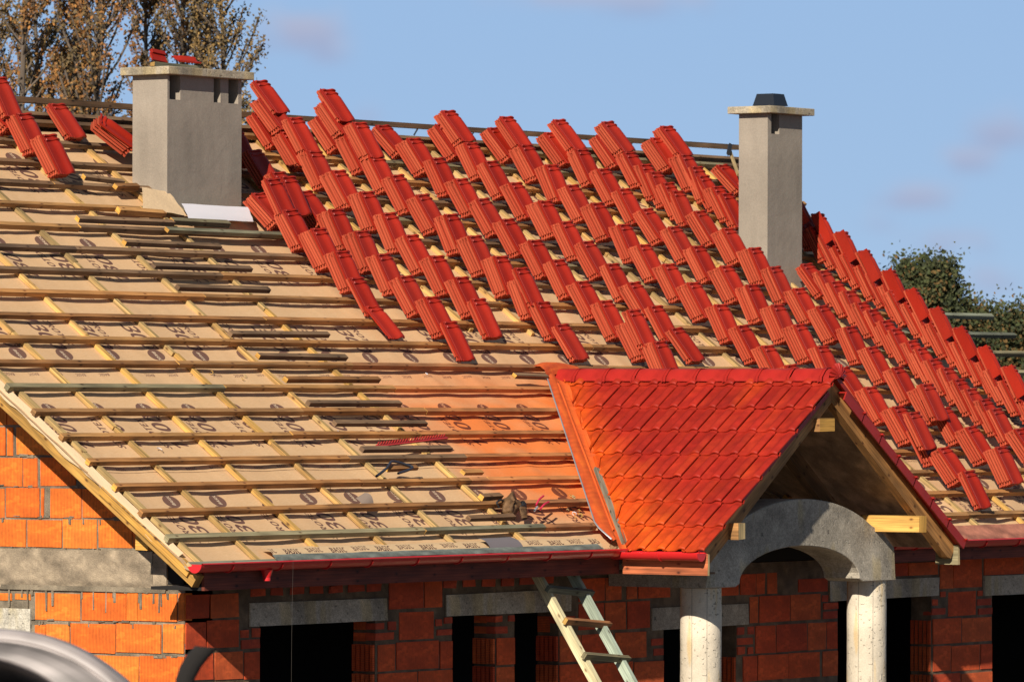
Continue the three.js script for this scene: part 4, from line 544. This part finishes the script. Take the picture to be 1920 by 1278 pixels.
// ---------------------------------------------------------------- foreground: curved drum rim and exhaust pipe
{
  const dT = tex(512, 256, (u, v) => { const l = 0.74 + 0.3 * (fbm(u * 24, v * 5, 4, 24, 5) - 0.5) + 0.2 * (fbm(u * 12, v * 90, 3, 12, 90) - 0.5) - 0.3 * sst(fbm(u * 9, v * 3 + 2, 4, 9, 3), 0.55, 0.75); return [l, l * 0.98, l * 0.97]; });
  const prof = [[0.55, -1.3], [0.80, -1.0], [0.845, -0.3], [0.842, -0.08], [0.83, -0.01], [0.81, 0.022], [0.782, 0.032], [0.776, 0.02], [0.768, 0.02], [0.762, 0.034], [0.725, 0.042], [0.705, 0.03], [0.70, -0.05], [0.68, -0.9]].map((p) => new THREE.Vector2(...p));
  const o = new THREE.Group(); o.name = 'drum'; const d = part('drum_shell', new THREE.LatheGeometry(prof, 96), mat(lin(0.62, 0.58, 0.58), { map: dT, roughness: 0.5, metalness: 0.0, side: THREE.DoubleSide }), o);
  { const p = d.geometry.attributes.position, L = new THREE.Vector3(-0.577, 0, -0.8166).multiplyScalar(0.10).add(new THREE.Vector3(0, 0.03, 0)), Q = new THREE.Quaternion().setFromUnitVectors(new THREE.Vector3(0, 1, 0), new THREE.Vector3(-0.82, 0.22, 0.42).normalize()).invert(); L.applyQuaternion(Q); for (let k = 0; k < p.count; k++) { const r = Math.hypot(p.getX(k), p.getZ(k)); if (r < 0.75 && p.getY(k) > -0.95) p.setXYZ(k, p.getX(k) * 0.95 + L.x, p.getY(k) + L.y, p.getZ(k) * 0.95 + L.z); } d.geometry.computeVertexNormals(); }
  part('drum_bottom', new THREE.CircleGeometry(0.66, 40).rotateX(-Math.PI / 2).translate(0, -0.9, 0), mDark, o); part('drum_lining', new THREE.CylinderGeometry(0.60, 0.58, 0.8, 48, 1, true).translate(0, -0.48, 0), mat(lin(0.02, 0.02, 0.02), { side: THREE.DoubleSide }), o);
  o.position.set(-17.53, 2.552, 14.66); const ax = new THREE.Vector3(-0.82, 0.22, 0.42).normalize(); o.quaternion.setFromUnitVectors(new THREE.Vector3(0, 1, 0), ax); 
  part('stand', bar([-0.2, -1.2, 0.3], [-1.6, -1.9, 1.2], 0.2, 0.2), mBlack, o);
  tag(o, 'curved grey metal drum rim with dark opening, cut off at the lower left corner', 'drum');
  const e = new THREE.Group(); e.name = 'exhaust_pipe'; const pts = [[-17.06, 0.2, 15.34], [-17.06, 2.2, 15.34], [-17.062, 3.05, 15.337], [-17.055, 3.16, 15.345], [-17.035, 3.235, 15.375], [-17.0, 3.30, 15.42]], c = new THREE.CatmullRomCurve3(pts.map((p) => new THREE.Vector3(...p)), false, 'catmullrom', 0.5), g = new THREE.TubeGeometry(c, 60, 0.038, 18);
  { const p = g.attributes.position; const T = new THREE.Vector3(), Cc = new THREE.Vector3(), U = new THREE.Vector3(-0.41, 0.71, -0.57).normalize(), v = new THREE.Vector3();   // mitred mouth, open to the upper left
    for (let k = 48; k <= 60; k++) { c.getPointAt(k / 60, Cc); c.getTangentAt(k / 60, T); for (let q = 0; q <= 18; q++) { const a = k * 19 + q; v.fromBufferAttribute(p, a).sub(Cc); const d = 0.5 + 0.5 * v.dot(U) / 0.038; v.add(Cc).addScaledVector(T, -0.052 * d * (k - 48) / 12 + 0.012 * (k - 48) / 12); p.setXYZ(a, v.x, v.y, v.z); } } g.computeVertexNormals(); }
  part('pipe', g, mat(lin(0.014, 0.012, 0.011), { roughness: 1, bumpMap: gritB, bumpScale: 0.003, side: THREE.DoubleSide }), e); tag(e, 'black exhaust pipe with curved end in front of the wall corner', 'exhaust pipe');
}

// ---------------------------------------------------------------- trees
const LEAF = (() => { const s = new THREE.Shape([[0, -0.5], [0.32, -0.12], [0.26, 0.2], [0, 0.5], [-0.28, 0.16], [-0.3, -0.15]].map((p) => new THREE.Vector2(...p))); return new THREE.ShapeGeometry(s); })();
function leafCloud(pts, size, cols, r) { // many small leaf faces merged to one crown
  const lp = LEAF.attributes.position, li = LEAF.index.array, P = new Float32Array(pts.length * li.length * 3), N = new Float32Array(P.length), C = new Float32Array(P.length), q = new THREE.Quaternion(), e = new THREE.Euler(), v = new THREE.Vector3(), n = new THREE.Vector3(); let o = 0;
  for (const [x, y, z, t] of pts) { q.setFromEuler(e.set(r() * 6.3, r() * 6.3, r() * 6.3)); n.set(0, 0, 1).applyQuaternion(q); const s = size * (0.6 + r() * 0.8), c = cols[Math.floor(clamp(t + (r() - 0.5) * 0.7, 0, 0.999) * cols.length)], b = 0.7 + r() * 0.6;
    for (const k of li) { v.set(lp.getX(k) * s, lp.getY(k) * s * 1.2, 0.12 * s * Math.abs(lp.getX(k))).applyQuaternion(q); P.set([x + v.x, y + v.y, z + v.z], o); N.set([n.x, n.y, n.z], o); C.set([c[0] * b, c[1] * b, c[2] * b], o); o += 3; } }
  const g = new THREE.BufferGeometry(); g.setAttribute('position', new THREE.BufferAttribute(P, 3)); g.setAttribute('normal', new THREE.BufferAttribute(N, 3)); g.setAttribute('color', new THREE.BufferAttribute(C, 3)); return g;
}
const mLeaf = mat(lin(1, 1, 1), { vertexColors: true, side: THREE.DoubleSide, roughness: 0.8 }), mBark = mat(lin(0.12, 0.09, 0.07), { map: mortarT }), mBarkPale = mat(lin(0.26, 0.21, 0.17), { map: mortarT });
function tree(name, X, Z, H, R, y0, { branches, perTwig, size, cols, label, up, seed, bark, fat = 0.5, group }) {
  const r = SEED(seed), o = new THREE.Group(); o.name = name; o.position.set(X, 0, Z); const wood = [], pts = [], sway = (y) => [0.12 * Math.sin(y * 0.5 + seed), 0.1 * Math.cos(y * 0.43 + seed)];
  wood.push(new THREE.TubeGeometry(new THREE.CatmullRomCurve3([0, 0.3, 0.55, 0.8, 1].map((t) => new THREE.Vector3(sway(t * H)[0], t * H, sway(t * H)[1]))), 14, 0.06, 7).applyMatrix4(new THREE.Matrix4()));
  { const p = wood[0].attributes.position; for (let k = 0; k < p.count; k++) { const y = p.getY(k), c = sway(y), s = lerp(1.7, 0.18, clamp(y / H, 0, 1)); p.setX(k, c[0] + (p.getX(k) - c[0]) * s); p.setZ(k, c[1] + (p.getZ(k) - c[1]) * s); } }
  for (let b = 0; b < branches; b++) {
    const t = Math.pow(r(), 0.8), y = lerp(y0, H * 0.97, t), a = r() * 6.28, L = R * (1.15 - 0.75 * Math.pow(t, 1.4)) * (0.6 + 0.55 * r()), c = sway(y), rise = L * up * (0.7 + 0.6 * r());
    const A = new THREE.Vector3(c[0], y, c[1]), E = new THREE.Vector3(c[0] + Math.cos(a) * L, y + rise, c[1] + Math.sin(a) * L), M = A.clone().lerp(E, 0.55); M.y -= rise * 0.12;
    const cv = new THREE.CatmullRomCurve3([A, M, E]); wood.push(new THREE.TubeGeometry(cv, 5, lerp(0.028, 0.012, t) * (L > 0.9 ? 1.4 : 1), 4));
    const tone = r(); for (let k = 0; k < perTwig; k++) { const s = 0.25 + 0.85 * Math.sqrt(r()), q = cv.getPoint(Math.min(s, 1)), w = fat * R * (0.12 + 0.2 * r()), g = () => (r() + r() + r() - 1.5) * w * 1.3; pts.push([q.x + g(), q.y + g() * 1.2, q.z + g(), tone]); }
  }
  part('trunk', merge(wood), bark, o); part('crown', leafCloud(pts, size, cols, r), mLeaf, o); tag(o, label, 'tree', group); return o;
}
const autumn = [[0.20, 0.085, 0.022], [0.32, 0.14, 0.032], [0.25, 0.13, 0.04], [0.17, 0.11, 0.04], [0.11, 0.075, 0.03]], olive = [[0.21, 0.13, 0.045], [0.16, 0.11, 0.045], [0.28, 0.17, 0.05], [0.11, 0.085, 0.04]], green = [[0.026, 0.034, 0.010], [0.036, 0.047, 0.012], [0.046, 0.058, 0.015], [0.06, 0.062, 0.018], [0.13, 0.075, 0.02]];
const TX = (o, k = 1) => [33.53 * k + (k - 1) * 35.88 + 0.577 * o, -18.76 * k - (k - 1) * 30.29 + 0.8166 * o];
const birch = { branches: 150, perTwig: 92, size: 0.042, up: 1.5, bark: mBarkPale, fat: 0.5 };
[[-7.75, 13.2, 0.62, olive, 'olive brown tall tree at the left photo edge behind the roof', 0.03], [-7.05, 13.6, 0.6, autumn, 'orange brown slender tree, second from the left photo edge', 0], [-6.5, 13.0, 0.55, autumn, 'rusty slender tree standing halfway between photo edge and left chimney', 0.02], [-5.98, 14.0, 0.72, autumn, 'dense rust orange tree directly left of the left chimney', -0.02], [-5.1, 13.2, 0.62, autumn, 'thin autumn tree rising behind the left chimney cap', 0.03], [-4.35, 11.4, 0.78, olive, 'loose olive yellow tree right of the left chimney', 0], [-7.4, 12.6, 0.5, olive, 'sparse twiggy tree in the gap near the left photo edge', 0.06], [-6.75, 12.4, 0.5, autumn, 'thin reddish tree partly hidden behind its neighbours left of the chimney', 0.07], [-5.55, 12.6, 0.5, autumn, 'sparse brown tree seen just above the left chimney cap', 0.06], [-4.7, 12.0, 0.55, olive, 'thin yellowish tree rising right behind the left chimney top', 0.05]]
  .forEach(([o, H, R, cols, label, dk], k) => { const [x, z] = TX(o, 1 + dk); tree('slender_tree', x, z, H, R, 3, { ...birch, cols, label, seed: 31 + k * 7, branches: k === 3 ? 230 : 160 }); });
[[5.95, 6.25, 1.05, 'dark green leafy tree beyond the right roof edge, the taller one', 1.0], [7.4, 5.55, 1.3, 'dark green lower tree in the right background at the photo edge', 1.03], [6.75, 5.45, 1.1, 'dark green bushy tree between two others behind the batten ends', 1.06]]
  .forEach(([o, H, R, label, k], n) => { const [x, z] = TX(o, k); tree('broadleaf_tree', x, z, H, R, 1.6, { branches: 340, perTwig: 260, size: 0.052, up: 0.35, bark: mBark, cols: green, label, seed: 91 + n * 5, fat: 0.7 }); });

tidy(scene);
renderer.render(scene, camera);
